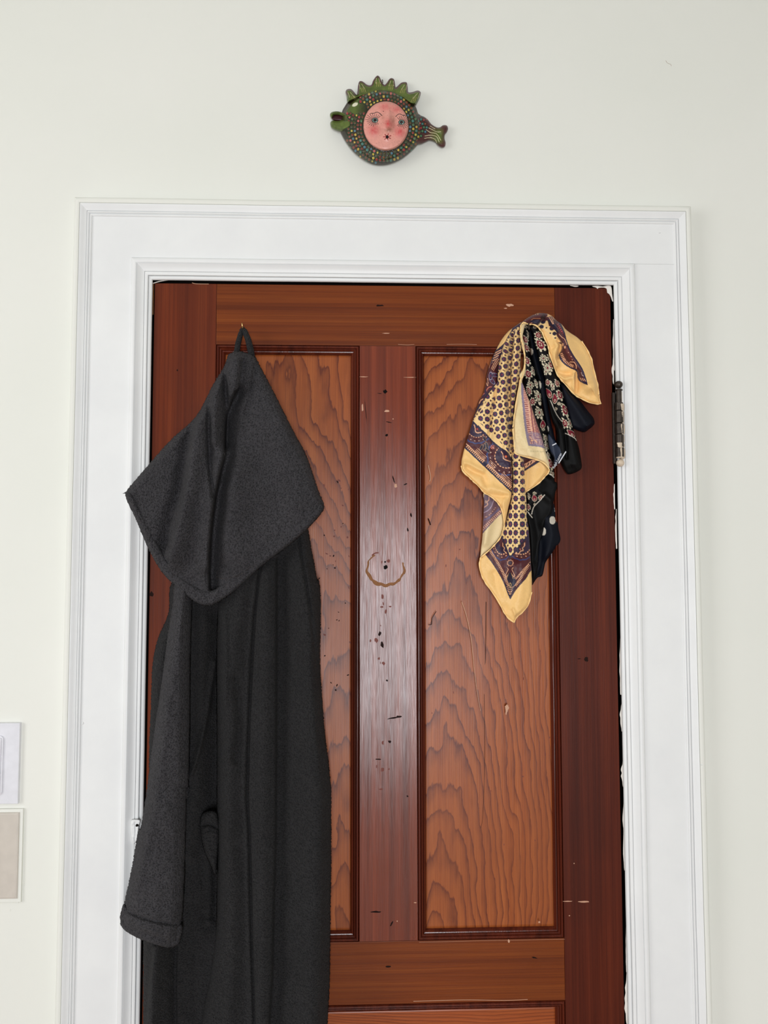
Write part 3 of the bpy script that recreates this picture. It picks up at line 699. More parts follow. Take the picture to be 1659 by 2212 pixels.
# stray thread and lint on the hood
b = MB(); b.tube([pt(x, y, -.105) for x, y in hz4([(812, 992), (815, 1008), (830, 1014), (848, 1005), (850, 990)])], .0004, 5); b.build('stray_thread', M_terry, robe)
b = MB(); b.tube([pt(x, y, -.108) for x, y in smooth(hz4([(750, 1875), (820, 1890), (920, 1865), (990, 1810), (1020, 1812)]), 4, False)], .00018, 5); b.build('stray_thread', M_bronze, robe)
b = MB(); b.tube([pt(x, y, -.062) for x, y in z6([(375, 1080), (372, 1140), (380, 1175), (385, 1205)])], .0007, 5); b.build('stray_thread', M_terry, robe)
adopt(robe)
nail = MB(); nail.tube([pt(526.5, 716, DY+.004), pt(526, 714, -.026), pt(524.5, 710, -.034), pt(522.5, 698, -.040)], [.0013, .0013, .0013, .0008], 8)
o = nail.build('nail', M_brass, None, True); tag(o, 'bent brass nail holding up the dark bathrobe', 'nail')
#SECTION scarves
GOLD = lin((250, 203, 130)); CREAM = lin((250, 212, 148)); NAVY = lin((36, 25, 62)); MAR = lin((76, 18, 28)); PINKC = lin((238, 176, 134)); DOT = lin((70, 26, 36)); PALE = lin((238, 214, 164))
BLUE = lin((50, 64, 118)); BLK = lin((11, 10, 13)); WHT = lin((212, 204, 190)); RNAVY = lin((10, 14, 25)); BORD = lin((10, 10, 11)); PAISR = lin((128, 34, 52)); PAISC = lin((224, 212, 184)); PURP = lin((46, 24, 54))
def fill(col, mask, c): col[mask] = c
def line_mask(x, y, pts, w, cl=False, sm=True):
    P = smooth(pts, 4, cl) if (sm and len(pts) > 2) else np.array([p[:2] for p in pts], float)
    return seg_dist(x, y, P, cl)[0] < w
def medal(col, u, v, m_, sx=1.0, R=.33, dots=True):
    """medallion lattice: big scalloped flowers on whole (u, v), small dots between them"""
    fu = u-np.round(u); fv = v-np.round(v); r = np.hypot(fu*sx, fv); a = np.arctan2(fv, fu*sx)
    rr = R*(1+.09*np.cos(8*a))
    fill(col, m_ & (r < rr), NAVY*.62); fill(col, m_ & (r < rr*.80), lin((58, 40, 84))); fill(col, m_ & (r < rr*.50), lin((88, 34, 66))); fill(col, m_ & (r < rr*.18), lin((150, 50, 60)))
    if dots:
        gu = u-np.floor(u)-.5; gv = v-np.floor(v)-.5
        fill(col, m_ & (np.hypot(gu*sx, gv) < .13), DOT)
def band(col, x, y, m_, p0, p1, inner, outer, ph=0.0):
    """the border print between the field and the plain gold: coloured lanes parallel to the line p0-p1 (distance 0..outer)"""
    d, s, _, _, par = seg_dist(x, y, np.array([p0, p1], float) if not isinstance(p0, list) else smooth(p0, 3, False))
    t = d/outer; k = m_ & (t <= 1)
    fill(col, k, MAR)
    P = par/ (outer*1.35)+ph; c = P-np.round(P)                      # repeating semicircle medallions
    rr = np.hypot(c*1.35, t*1.0-0.02)
    fill(col, k & (rr < .50), PURP)
    fill(col, k & (abs(rr-.51) < .022) & (np.sin(np.arctan2(t, c)*26) > -.3), PINKC)
    fill(col, k & (abs(rr-.60) < .017) & (np.sin(np.arctan2(t, c)*20) > .72), PINKC)
    fill(col, k & (abs(rr-.70-.012*np.sin(np.arctan2(t, c)*18)) < .024), BLUE)
    fill(col, k & (rr < .26), MAR); fill(col, k & (abs(rr-.27-.03*np.cos(np.arctan2(t, c)*6)) < .035), PINKC); fill(col, k & (rr < .07), lin((220, 100, 70)))
    e = abs(c)                                                        # flower between them
    fill(col, k & (e > .40) & (t > .45) & (t < .82) & (np.sin(par*1.1+t*20) > .55), PINKC*.8)
    fill(col, k & (e > .44) & (t > .50) & (t < .78) & (np.sin(t*60) > .2), NAVY)
    fill(col, k & (t < .08), NAVY*.8)
    fill(col, k & (abs(t-.755) < .008), PINKC); 
    fill(col, k & (t > .80) & (t < .925), PINKC); fill(col, k & (t > .82) & (t < .925) & (np.sin(par*2*PI/3.9) > -.05), MAR*.8)
    fill(col, k & (t > .92), NAVY*.85)
Q1 = lambda P: Z(1040, 660, 10.37, P); Q2 = lambda P: Z(1160, 660, 10.056, P); Q3 = lambda P: Z(980, 800, 10.37, P)
Q4 = lambda P: Z(1100, 820, 8.295, P); Q5 = lambda P: Z(980, 960, 10.37, P); Q6 = lambda P: Z(1080, 960, 10.37, P); Q7 = lambda P: Z(1010, 1120, 7.541, P)
SC = 0.85
def base_col(x, c): return np.tile(c, (len(x), 1))
def blend_rev(c): return c*.45+PALE*.55
# --- gold scarf
parts = []; hems = []
# left strip behind the front lap
def paint_strip(x, y):
    c = base_col(x, MAR)
    fill(c, line_mask(x, y, Q1([(270, 1130), (200, 1280), (170, 1400)]), .7), PINKC)
    zone = inside(x, y, Q1([(300, 900), (510, 830), (480, 1050), (330, 1200), (200, 1330)])); fill(c, zone, NAVY*.85)
    fill(c, zone & (np.sin((y+x*.55)*1.35) > .1) & inside(x, y, Q1([(300, 1060), (420, 960), (470, 1000), (330, 1190), (230, 1300)])), PINKC)
    for k in range(3): fill(c, line_mask(x, y, Q1([(360+k*30, 1180+k*20), (290+k*25, 1280+k*25), (220+k*25, 1420+k*20)]), .5), PINKC)
    for cx, cy, a in [(1063, 823, .9), (1069, 810, .2), (1060, 812, 1.6)]:
        u = (x-cx)*math.cos(a)+(y-cy)*math.sin(a); v = -(x-cx)*math.sin(a)+(y-cy)*math.cos(a); r = np.hypot(u/9, v/4)
        fill(c, r < 1, lin((170, 150, 170))); fill(c, r < .84, NAVY*1.1); fill(c, r < .4, lin((96, 28, 60)))
    fill(c, line_mask(x, y, Q3([(730, 280), (760, 350), (770, 280), (760, 180)]), .5), PINKC)
    fill(c, line_mask(x, y, Q3([(850, 370), (790, 380), (740, 440), (720, 500), (640, 550)]), 1.0), lin((200, 110, 90)))
    fill(c, line_mask(x, y, Q3([(700, 420), (720, 520), (620, 600)]), 2), PURP)
    fill(c, line_mask(x, y, Q3([(665, 640), (610, 670), (570, 740)]), .9), PINKC)
    fill(c, line_mask(x, y, Q3([(985, 270), (800, 500), (640, 720), (520, 900), (440, 1080)]), 2.4), NAVY*.8)
    g = inside(x, y, Q1([(900, 380), (860, 395), (560, 600), (420, 800), (330, 1000), (480, 870), (520, 830), (640, 620), (830, 430)])); fill(c, g, GOLD)
    fill(c, inside(x, y, Q1([(690, 510), (860, 400), (880, 420), (760, 520), (620, 680), (560, 740), (660, 580)])), NAVY*.9)
    return c
out = Q1([(900, 372), (800, 430), (620, 560), (480, 720), (380, 880), (320, 1000), (260, 1140), (200, 1280), (150, 1450), (110, 1600)])+Q3([(730, 230), (700, 380), (660, 520), (600, 640), (540, 780), (490, 930), (440, 1090), (500, 1150), (700, 1000), (900, 700), (1000, 400), (1010, 0)])+Q1([(600, 1200), (700, 800), (900, 500)])
parts.append(cloth(out, SC, .012, 8, .006, lambda x, y: fold(x, y, Q1([(850, 430), (600, 650), (440, 1000), (300, 1400)]), .006, 7, 7), paint_strip))
# right wing
def paint_wing(x, y):
    c = base_col(x, GOLD)
    dk = smooth(Q2([(330, 230, 1), (400, 310), (500, 370), (560, 470), (610, 600), (650, 760), (700, 900), (780, 1050), (880, 1200), (960, 1320), (1010, 1420), (1060, 1560), (1105, 1730, 1), (1000, 1690), (920, 1640), (880, 1560), (870, 1460), (830, 1410), (740, 1370), (620, 1300), (520, 1200), (475, 1110), (480, 1050), (520, 990), (540, 900), (520, 840), (440, 790), (380, 720), (250, 560), (180, 520), (20, 480), (-60, 430), (-60, 300)]), 4)
    k = inside(x, y, dk); fill(c, k, MAR*.9)
    d, s, _, _, par = seg_dist(x, y, smooth(Q2([(500, 370), (610, 600), (700, 900), (880, 1200), (1010, 1420), (1105, 1730)]), 4, False))
    fill(c, k & (d < 3.2), NAVY*.9)
    fill(c, k & (d > 3.2) & (d < 7.0) & (y < 720) & (np.sin(par*1.4) > .15), lin((190, 80, 90)))
    lo = smooth(Q2([(475, 1060), (560, 1230), (700, 1340), (860, 1420), (900, 1600), (1100, 1720)]), 4, False)
    d2, s2, _, _, p2 = seg_dist(x, y, lo)
    fill(c, k & (d2 < 2.2), NAVY*.9)
    fill(c, k & (d2 >= 2.2) & (d2 < 8.5) & (p2 < 46) & (np.sin(p2*1.65) > .0), PINKC)
    fill(c, k & inside(x, y, Q2([(920, 1560), (1060, 1600), (1070, 1650), (940, 1620)])) & (np.sin((x-y*.5)*1.6) > .2), PINKC)
    fill(c, k & line_mask(x, y, Q2([(480, 620), (540, 690), (600, 730), (650, 850)]), .6), PINKC)
    fill(c, k & line_mask(x, y, Q2([(720, 1230), (800, 1230), (850, 1300), (850, 1370)]), .9), PINKC)
    fill(c, k & line_mask(x, y, Q2([(960, 1450), (980, 1510), (1010, 1530)]), .5), lin((200, 180, 170)))
    fill(c, k & inside(x, y, Q2([(590, 900), (650, 880), (780, 1180), (700, 1180), (600, 960)])), lin((96, 30, 28)))
    for q_ in ((560, 850), (605, 905)): fill(c, k & (np.hypot((x-1160-q_[0]/10.056)/2.0, (y-660-q_[1]/10.056)/3.2) < 1), PINKC)
    for q_ in ((685, 1020), (740, 1110), (765, 1180)): fill(c, k & (np.hypot(x-1160-q_[0]/10.056, y-660-q_[1]/10.056) < 1.0), PINKC)
    fld = inside(x, y, Q2([(20, 350), (230, 330), (260, 440), (420, 560), (430, 660), (530, 800), (450, 800), (380, 740), (260, 600), (170, 530), (0, 480)]))
    fill(c, fld, CREAM); 
    for (cx, cy, r) in [(100, 460, 4.8), (205, 482, 2), (320, 500, 5.0), (380, 610, 4.6), (290, 600, 2), (395, 705, 2), (130, 350, 5.4), (20, 390, 2)]:
        X, Y_ = 1160+cx/10.056, 660+cy/10.056; fill(c, fld & (np.hypot(x-X, (y-Y_)*1.15) < r), NAVY*.7)
    fill(c, inside(x, y, Q2([(230, 300), (280, 420), (400, 540), (430, 600), (470, 580), (400, 400), (300, 300)])) , NAVY*.55)
    for P_ in ([(200, 170), (280, 280), (340, 400)], [(270, 190), (330, 300), (360, 400)], [(330, 230), (370, 310)]): fill(c, line_mask(x, y, Q2(P_), .6), PINKC)
    return c
def h_wing(x, y):
    h = fold(x, y, Q2([(300, 300), (520, 560), (640, 900), (900, 1300), (1150, 1750)]), .016, 14, 18)
    h = h+fold(x, y, Q2([(470, 760), (530, 870), (490, 1000), (470, 1120)]), -.009, 7, 3)
    h = h+fold(x, y, Q2([(430, 800), (450, 950), (400, 1120), (420, 1300)]), .007, 8, 5)
    h = h+fold(x, y, Q2([(420, 1440), (560, 1490), (720, 1500)]), -.005, 4, 6)+fold(x, y, Q2([(440, 1560), (600, 1600), (720, 1560)]), .005, 6, 5)
    h = h+fold(x, y, Q2([(850, 1480), (860, 1700), (840, 1950)]), -.006, 3, 8)+fold(x, y, Q2([(800, 1500), (800, 1750), (780, 1900)]), .005, 5, 4)
    h = h+fold(x, y, Q2([(1200, 1600), (1100, 1640), (1000, 1660)]), .003, 4, 5)+fold(x, y, Q2([(300, 950), (360, 900), (420, 860)]), -.002, 3, 4)
    return h+.0015*fbm(x/18, y/18, 3)
out = Q2([(-60, 420), (0, 440), (40, 480), (100, 560), (160, 700), (240, 880), (270, 1040), (340, 1240), (430, 1480), (520, 1610), (640, 1740), (760, 1880), (860, 1970), (1000, 2040), (1150, 2110), (1300, 2140), (1385, 2130, 1), (1355, 2020), (1340, 1900), (1320, 1720), (1270, 1540), (1230, 1380), (1190, 1180), (1110, 1000), (1050, 890), (970, 780), (860, 680), (720, 590), (620, 510), (540, 410), (430, 330), (340, 240), (260, 190), (140, 165), (0, 170), (-100, 230), (-160, 300)])
parts.append(cloth(out, SC, .022, 9, .007, h_wing, paint_wing))
wing_edge = Q2([(40, 480), (100, 560), (160, 700), (240, 880), (270, 1040), (340, 1240), (430, 1480), (520, 1610), (640, 1740), (760, 1880), (860, 1970), (1000, 2040), (1150, 2110), (1300, 2140), (1385, 2130, 1), (1355, 2020), (1340, 1900), (1320, 1720), (1270, 1540), (1230, 1380), (1190, 1180), (1110, 1000), (1050, 890), (970, 780)])
hems.append((wing_edge, .0235))
# maroon bundle over the nail
def paint_top(x, y):
    c = base_col(x, MAR); d, s, _, _, par = seg_dist(x, y, smooth(Q1([(900, 420), (1000, 300), (1150, 210), (1300, 190)]), 4, False))
    fill(c, (abs(d-.5) < .6) & (np.sin(par*1.2) > .75), PINKC)
    fill(c, line_mask(x, y, Q1([(1090, 360), (1160, 290), (1240, 290), (1330, 290)]), .7), lin((170, 110, 80)))
    fill(c, line_mask(x, y, Q1([(1090, 410), (1150, 380), (1200, 390)]), .6), PINKC)
    fill(c, inside(x, y, Q1([(1060, 350), (1200, 310), (1330, 320), (1300, 430), (1200, 420)])), NAVY*.55)
    fill(c, inside(x, y, Q1([(1320, 250), (1400, 170), (1480, 330), (1330, 300)])), MAR*.35)
    return c
out = Q1([(880, 400), (960, 330), (1060, 260), (1180, 200), (1300, 172), (1400, 172), (1480, 200), (1500, 330), (1380, 330), (1260, 440), (1160, 430), (1060, 440), (980, 420)])
parts.append(cloth(out, SC, .030, 6, .008, lambda x, y: fold(x, y, Q1([(1000, 350), (1180, 260), (1350, 240)]), .005, 5, 5), paint_top))
# gold corner behind the turned flap
def paint_tri(x, y):
    c = base_col(x, GOLD*.97); fill(c, inside(x, y, Q6([(440, 180), (900, 360, 1), (560, 600, 1), (520, 400)])), MAR*.75)
    fill(c, inside(x, y, Q6([(545, 440), (740, 335), (820, 360), (570, 540)])), PINKC)
    fill(c, inside(x, y, Q6([(560, 460), (740, 350), (750, 400), (580, 500)])) & (np.sin((x*.9+y*.3)*1.35) > -.1), MAR*.7)
    fill(c, line_mask(x, y, Q6([(560, 570), (760, 450), (900, 355)]), 1.9, sm=False), NAVY*.8); return c
out = Q6([(440, 150), (700, 220), (900, 300), (1020, 400), (1090, 500), (1105, 560), (1080, 640), (1000, 730), (900, 840), (760, 950), (660, 1010), (590, 1060), (500, 900), (480, 500)])
parts.append(cloth(out, SC, .020, 8, .005, lambda x, y: fold(x, y, Q6([(900, 380), (1000, 520), (900, 760)]), .004, 10, 7)+fold(x, y, Q6([(640, 420), (620, 700), (600, 1000)]), -.004, 6, 8), paint_tri))
hems.append((Q6([(1090, 500), (1105, 560), (1080, 640), (1000, 730), (900, 840), (760, 950), (660, 1010), (590, 1060)]), .021))
# pale reverse lap at the lower left
def paint_revlow(x, y):
    c = base_col(x, PALE)
    k = inside(x, y, Q5([(690, 1100), (1000, 1250), (1080, 1540), (960, 1650), (760, 1870), (640, 2010), (600, 1500)]))
    t = (x+y*.62)  # lanes running down-left
    P0 = np.array(Q5([(1075, 1560), (640, 1990)])); d, s, _, _, par = seg_dist(x, y, P0)
    cc = c.copy(); fill(cc, k, MAR)
    fill(cc, k & (d < 2.6), NAVY*1.3); fill(cc, k & (d > 2.6) & (d < 8.6), PINKC); fill(cc, k & (d > 3) & (d < 8) & (np.sin(par*1.55) > 0), MAR)
    for q_, w_ in (([(1020, 1440), (880, 1570), (760, 1660), (660, 1700)], 1.3), ): fill(cc, k & line_mask(x, y, Q5(q_), w_), BLUE)
    fill(cc, k & line_mask(x, y, Q5([(940, 1410), (870, 1500), (800, 1580), (690, 1640)]), .8) & (np.sin(y*1.6) > .2), PINKC)
    fill(cc, k & inside(x, y, Q5([(690, 1100), (900, 1200), (860, 1400), (670, 1540), (640, 1300)])), PURP)
    fill(cc, k & line_mask(x, y, Q5([(900, 1240), (850, 1380), (780, 1470), (680, 1530)]), .8), lin((180, 160, 180)))
    fill(cc, k & line_mask(x, y, Q5([(790, 1160), (790, 1240), (750, 1290), (760, 1350), (680, 1410)]), .9), PINKC)
    fill(cc, k & (np.hypot((x-1049.5)/2.2, (y-1084)/3.5) < 1), lin((180, 150, 120)))
    kk = k[:, None]; return np.where(kk, cc*.72+lin((186, 158, 172))*.28, c)
out = Q5([(690, 1080), (1050, 1240), (1130, 1500), (1150, 1800)])+Q7([(600, 100), (575, 200), (530, 320), (440, 430), (350, 520), (270, 590), (205, 650, 1), (215, 500), (235, 350), (245, 200), (250, 0)])+Q5([(660, 1700), (675, 1300)])
parts.append(cloth(out, SC, .014, 7, .005, lambda x, y: fold(x, y, Q5([(850, 1300), (800, 1700), (700, 2200)]), .006, 9, 9), paint_revlow))
hems.append((Q5([(1060, 1400), (1130, 1650), (1135, 1850)])+Q7([(600, 60), (598, 120), (575, 200), (530, 320), (440, 430), (350, 520), (270, 590), (215, 640), (195, 720), (200, 820), (235, 940), (300, 1060), (400, 1200), (500, 1350), (590, 1520), (660, 1620), (760, 1695, 1), (800, 1610), (880, 1540), (970, 1440), (1010, 1340), (1045, 1200)]), .019))
# central strip and hanging corner
def paint_mid(x, y):
    c = base_col(x, CREAM)
    # field lattice
    xc = np.interp(y, [960, 1110, 1250], [1114.5, 1113.6, 1113.2]); xr = np.interp(y, [960, 1110, 1250], [1129.4, 1128.6, 1128.0])
    uu = np.where(x < xc, (x-xc)/np.interp(y, [1000, 1060, 1100, 1240], [15, 15, 11, 11]), (x-xc)/(xr-xc)); uu = np.where(uu > 1.35, 1.35+(uu-1.35)*1.6, uu)
    v = (y-1021.7)/18.45
    medal(c, uu, v, np.ones(x.shape, bool), .88, .34)
    top = y < 978
    # print below the field
    K = Q7([(540, 250, 1), (690, 640, 1), (1010, 250, 1)]); kz = ~inside(x, y, Q7([(545, 250), (690, 645), (1000, 260), (1000, -1500), (545, -1500)])) & (y > 1145)
    colm = c.copy(); fill(colm, kz, MAR)
    ax = 1010+692/7.541
    a0 = Q7([(540, 255), (690, 650)]); a1 = Q7([(690, 650), (1010, 270)])
    for cx, cy, R in [(560, 430, 1.0), (880, 430, 1.0)]:
        X, Y_ = 1010+cx/7.541, 1120+cy/7.541; r = np.hypot((x-X)/(22 if cx > 700 else 16), (y-Y_+6)/26); an = np.arctan2(y-Y_, x-X)
        side = (x > ax) if cx > 700 else (x <= ax)
        fill(colm, kz & side & (r < 1.0), PURP); fill(colm, kz & side & (abs(r-1.02) < .05) & (np.sin(an*24) > -.3), PINKC)
        fill(colm, kz & side & (abs(r-1.25) < .04) & (np.sin(an*17) > .7), PINKC); fill(colm, kz & side & (abs(r-1.48-.02*np.sin(an*16)) < .045), BLUE)
        fill(colm, kz & side & (r < .42), MAR)
    fill(colm, line_mask(x, y, Q7([(930, 400), (925, 450), (895, 480), (905, 520), (860, 535), (835, 575), (780, 572)]), 1.0), PINKC)
    fill(colm, line_mask(x, y, Q7([(570, 400), (575, 450), (600, 480), (590, 520), (620, 550), (630, 570)]), .8), PINKC)
    fill(colm, np.hypot(x-Q7([(858, 500)])[0][0], y-Q7([(858, 500)])[0][1]) < 1.7, lin((222, 110, 70)))
    fill(colm, line_mask(x, y, K, 1.6, sm=False), NAVY*.85)
    X, Y_ = Q7([(695, 725)])[0]; r = np.hypot(x-X, y-Y_); an = np.arctan2(y-Y_, x-X)
    fill(colm, r < 7.2, MAR); fill(colm, abs(r-6.2-.7*np.cos(an*9)) < .55, PINKC); fill(colm, r < 3.4, NAVY*.6); fill(colm, r < 1.2, lin((110, 60, 70)))
    # lower chevron lines
    for off, cl, w_ in ((0, PINKC, .55), (-22, PINKC, .5)):
        fill(colm, line_mask(x, y, Q7([(480, 720+off), (560, 860+off), (630, 985+off), (660, 990+off)]), w_), cl); fill(colm, line_mask(x, y, Q7([(720, 990+off), (790, 985+off), (900, 860+off), (1000, 760+off)]), w_), cl)
    for sg in (-1, 1):
        P_ = [(692+sg*50, 800), (692+sg*30, 830), (692+sg*55, 880), (692+sg*75, 930), (692+sg*60, 950), (692+sg*40, 920)]
        fill(colm, line_mask(x, y, Q7(P_), .55), PINKC)
    fill(colm, inside(x, y, Q7([(690, 860), (730, 950), (790, 1000), (790, 1100), (690, 1290), (610, 1100), (640, 990), (660, 920)])), NAVY*.55)
    fill(colm, line_mask(x, y, Q7([(640, 980), (690, 850), (740, 980)]), .5) & (y > 1238), lin((180, 140, 90)))
    # chevron rope bands
    for sg, A_, B_ in ((-1, (320, 520), (690, 1280)), (1, (1040, 760), (690, 1280))):
        P_ = np.array(Q7([A_, ((A_[0]+B_[0])/2+(sg*-12 if sg > 0 else 28), (A_[1]+B_[1])/2+(40 if sg > 0 else -20)), B_])); P_ = smooth([tuple(p) for p in P_], 5, False)
        d, s, _, _, par = seg_dist(x, y, P_); ins = (s > 0) if sg > 0 else (s < 0)
        band_ = ins & (d > 2.4) & (d < 7.4) & (y < 1120+1100/7.541)
        fill(colm, band_, PINKC); fill(colm, ins & (d > 2.4) & (d < 6.6) & (y < 1120+1100/7.541) & (np.sin(par*2*PI/3.3) > -.15), MAR*.75)
    fill(colm, line_mask(x, y, Q7([(695, 1045), (680, 1080), (695, 1120), (710, 1080), (695, 1045)]), .5), lin((220, 180, 120)))
    for k_, (yy, ww) in enumerate([(1120, 60), (1150, 48), (1180, 40), (1200, 28), (1228, 18)]): 
        fill(colm, line_mask(x, y, Q7([(692-ww, yy-8), (692, yy+12), (692+ww, yy-8)]), .5, sm=False) , PINKC)
    c = colm
    tip = smooth(Q7([(290, 590, 1), (400, 730), (520, 920), (600, 1080), (650, 1220), (695, 1322, 1), (780, 1180), (880, 1060), (960, 970), (1036, 850), (1300, 600, 1), (1500, 1800, 1), (0, 1800, 1), (100, 500, 1)]), 4)
    fill(c, inside(x, y, tip), GOLD)
    fill(c, (seg_dist(x, y, smooth(Q7([(290, 590), (400, 730), (520, 920), (600, 1080), (650, 1220), (695, 1322)]), 4, False))[0] < 1.8) & ~inside(x, y, tip), NAVY*.85)
    fill(c, (seg_dist(x, y, smooth(Q7([(695, 1322), (780, 1180), (880, 1060), (960, 970), (1036, 850)]), 4, False))[0] < 1.8) & ~inside(x, y, tip), NAVY*.85)
    return c
def h_mid(x, y):
    h = fold(x, y, [(1122, 960), (1121, 1050), (1121, 1150), (1118, 1200)], .011, 12, 11)
    h = h+fold(x, y, Q7([(690, 640), (600, 1000), (560, 1300)]), .004, 14, 16)+fold(x, y, Q7([(900, 700), (860, 1200), (800, 1500)]), .005, 14, 14)
    h = h+fold(x, y, Q7([(740, 1480), (770, 1560), (780, 1640)]), .003, 3, 4)+fold(x, y, Q7([(430, 900), (520, 1200), (620, 1500)]), -.003, 8, 8)
    h = h+fold(x, y, Q7([(620, 60), (640, 300), (600, 500)]), -.005, 5, 6)
    return h+.001*fbm(x/15, y/15, 8)
out = Q5([(1330, -300), (1300, 100), (1305, 400), (1320, 800), (1300, 1100), (1240, 1450), (1180, 1700), (1150, 1830)])+Q7([(590, 60), (598, 130), (575, 205), (530, 325), (440, 435), (350, 525), (270, 595), (213, 645), (193, 720), (198, 820), (235, 945), (300, 1065), (400, 1205), (500, 1355), (590, 1525), (660, 1625), (760, 1698, 1), (800, 1612), (880, 1542), (970, 1442), (1012, 1340), (1048, 1200), (1045, 900), (1030, 700), (1015, 450), (1000, 250), (985, 100)])+Q6([(610, 1700), (590, 1200), (565, 700), (540, 350), (470, 200), (420, -100), (400, -330)])
parts.append(cloth(out, SC, .019, 7, .006, h_mid, paint_mid))
# front lap on the left
def paint_left(x, y):
    c = base_col(x, CREAM)
    X3 = (x-980)*10.37; Y3 = (y-800)*10.37
    cr = np.interp(Y3, [-1400, 0, 300, 600, 900, 1300], [900, 1000, 960, 925, 860, 800]); lf = X3 < cr
    gut = np.interp(Y3, [-900, -300, 0, 600, 1200, 2000], [1330, 1270, 1255, 1240, 1255, 1290])   # gutter between left lap and second roll
    u1 = (X3-(1155+(Y3-597)*.15))/142.0; v1 = (Y3-597+(X3-1155)*.18)/171.0
    u1 = np.where(Y3 < 0, (X3-(1060+(Y3-95)*.22+np.clip(-Y3-300, 0, 2000)*(-.52)))/142.0, u1); v1 = np.where(Y3 < 0, (Y3-95+(X3-1060)*.2)/166., v1)
    u2 = (X3-755)/152.; v2 = (Y3-755+(X3-755)*-.12)/170.
    u3 = (X3-(1390+np.interp(Y3, [-900, 0, 500], [80, 0, -60])))/135.; v3 = (Y3-30)/175.
    u = np.where(lf & (Y3 > 250), u2, np.where(X3 > gut+25, u3, u1)); v = np.where(lf & (Y3 > 250), v2, np.where(X3 > gut+25, v3, v1))
    mg = ~inside(x, y, Q3([(445, 1090), (700, 820), (980, 340), (960, 560), (740, 690), (520, 1010), (540, 1130), (700, 1290), (900, 1450), (1300, 1900), (1300, 2050), (760, 1480)]))
    medal(c, u, v, mg, .9, .34)
    # print below the navy line
    top = Q3([(440, 1130), (700, 1400), (1000, 1700), (1290, 2010)])
    line_c = smooth(Q3([(430, 1150), (560, 1290), (700, 1410), (860, 1590), (1040, 1740), (1180, 1830), (1290, 1990)]), 4, False)
    bel = inside(x, y, np.concatenate([line_c, np.array(Q3([(1330, 4000), (0, 4000), (0, 1150)]))]))
    fill(c, bel, MAR)
    d, s, _, _, par = seg_dist(x, y, line_c)
    for cx, cy, rx, ry in [(520, 1290, 205, 205), (1190, 1930, 260, 250)]:
        r = np.hypot((X3-cx)/rx, (Y3-cy)/ry); an = np.arctan2(Y3-cy, X3-cx)
        fill(c, bel & (r < 1), PURP); fill(c, bel & (abs(r-1.03) < .045) & (np.sin(an*24) > -.3), PINKC)
        fill(c, bel & (abs(r-1.42) < .035) & (np.sin(an*19) > .7), lin((240, 200, 180))); fill(c, bel & (abs(r-1.68-.03*np.sin(an*16)) < .07), BLUE)
    fill(c, bel & line_mask(x, y, Q3([(455, 1220), (480, 1280), (490, 1370), (540, 1400), (620, 1385)]), 1.0), PINKC); fill(c, bel & inside(x, y, Q3([(480, 1250), (600, 1370), (540, 1380), (500, 1340)])), MAR)
    fill(c, bel & line_mask(x, y, Q3([(1065, 1820), (1110, 1890), (1110, 1960), (1150, 2000), (1270, 2040)]), 1.0), PINKC); fill(c, bel & inside(x, y, Q3([(1100, 1860), (1290, 2010), (1180, 2000), (1120, 1940)])), MAR)
    fill(c, bel & (np.hypot(X3-1172, Y3-1930) < 26), lin((226, 110, 70))); fill(c, bel & (np.hypot(X3-530, Y3-1315) < 18), lin((200, 70, 60)))
    # leaf between medallions
    for cx, cy, a, l_ in [(745, 1690, 1.3, 100), (690, 1720, 1.7, 90), (620, 1730, 2.0, 80), (760, 1800, .7, 80), (690, 1530, 1.1, 70)]:
        uu = ((X3-cx)*math.cos(a)+(Y3-cy)*math.sin(a)); vv = (-(X3-cx)*math.sin(a)+(Y3-cy)*math.cos(a)); r = np.hypot(uu/l_, vv/32)
        fill(c, bel & (r < 1), lin((150, 120, 100))); fill(c, bel & (r < .78), NAVY*.5)
    fill(c, bel & (np.hypot(X3-870, Y3-1720) < 48) & (np.sin(X3*.12)*np.sin(Y3*.12) > 0), lin((220, 120, 100)))
    # rope band and lower navy line
    lc = smooth(Q5([(230, 70), (400, 230), (600, 420), (820, 630), (1050, 850), (1290, 1075)]), 4, False)
    d, s, _, _, par = seg_dist(x, y, lc); ab = s < 0; ab = ~inside(x, y, np.concatenate([lc, np.array([(1200, 1300), (800, 1300), (900, 900)])]))
    rope = ab & (d > 3.2) & (d < 10.5) & bel; gap = abs(par-57) < 4.5
    fill(c, rope, PINKC); fill(c, ab & (d > 3.2) & (d < 8.6) & bel & (np.sin(par*2*PI/4.3) > -.1), MAR*.6); fill(c, rope & gap, NAVY*.8)
    for off in (12.5, 15.5, 19): fill(c, ab & bel & (abs(d-off) < .5) & ((par > 22) & (par < 50) | (par > 60) & (par < 78) | (par > 98)), PINKC)
    fill(c, ab & (d < 3.3) & bel, NAVY*.85); fill(c, bel & ~ab, GOLD)
    fill(c, seg_dist(x, y, line_c)[0] < 1.9, NAVY*.9)
    return c
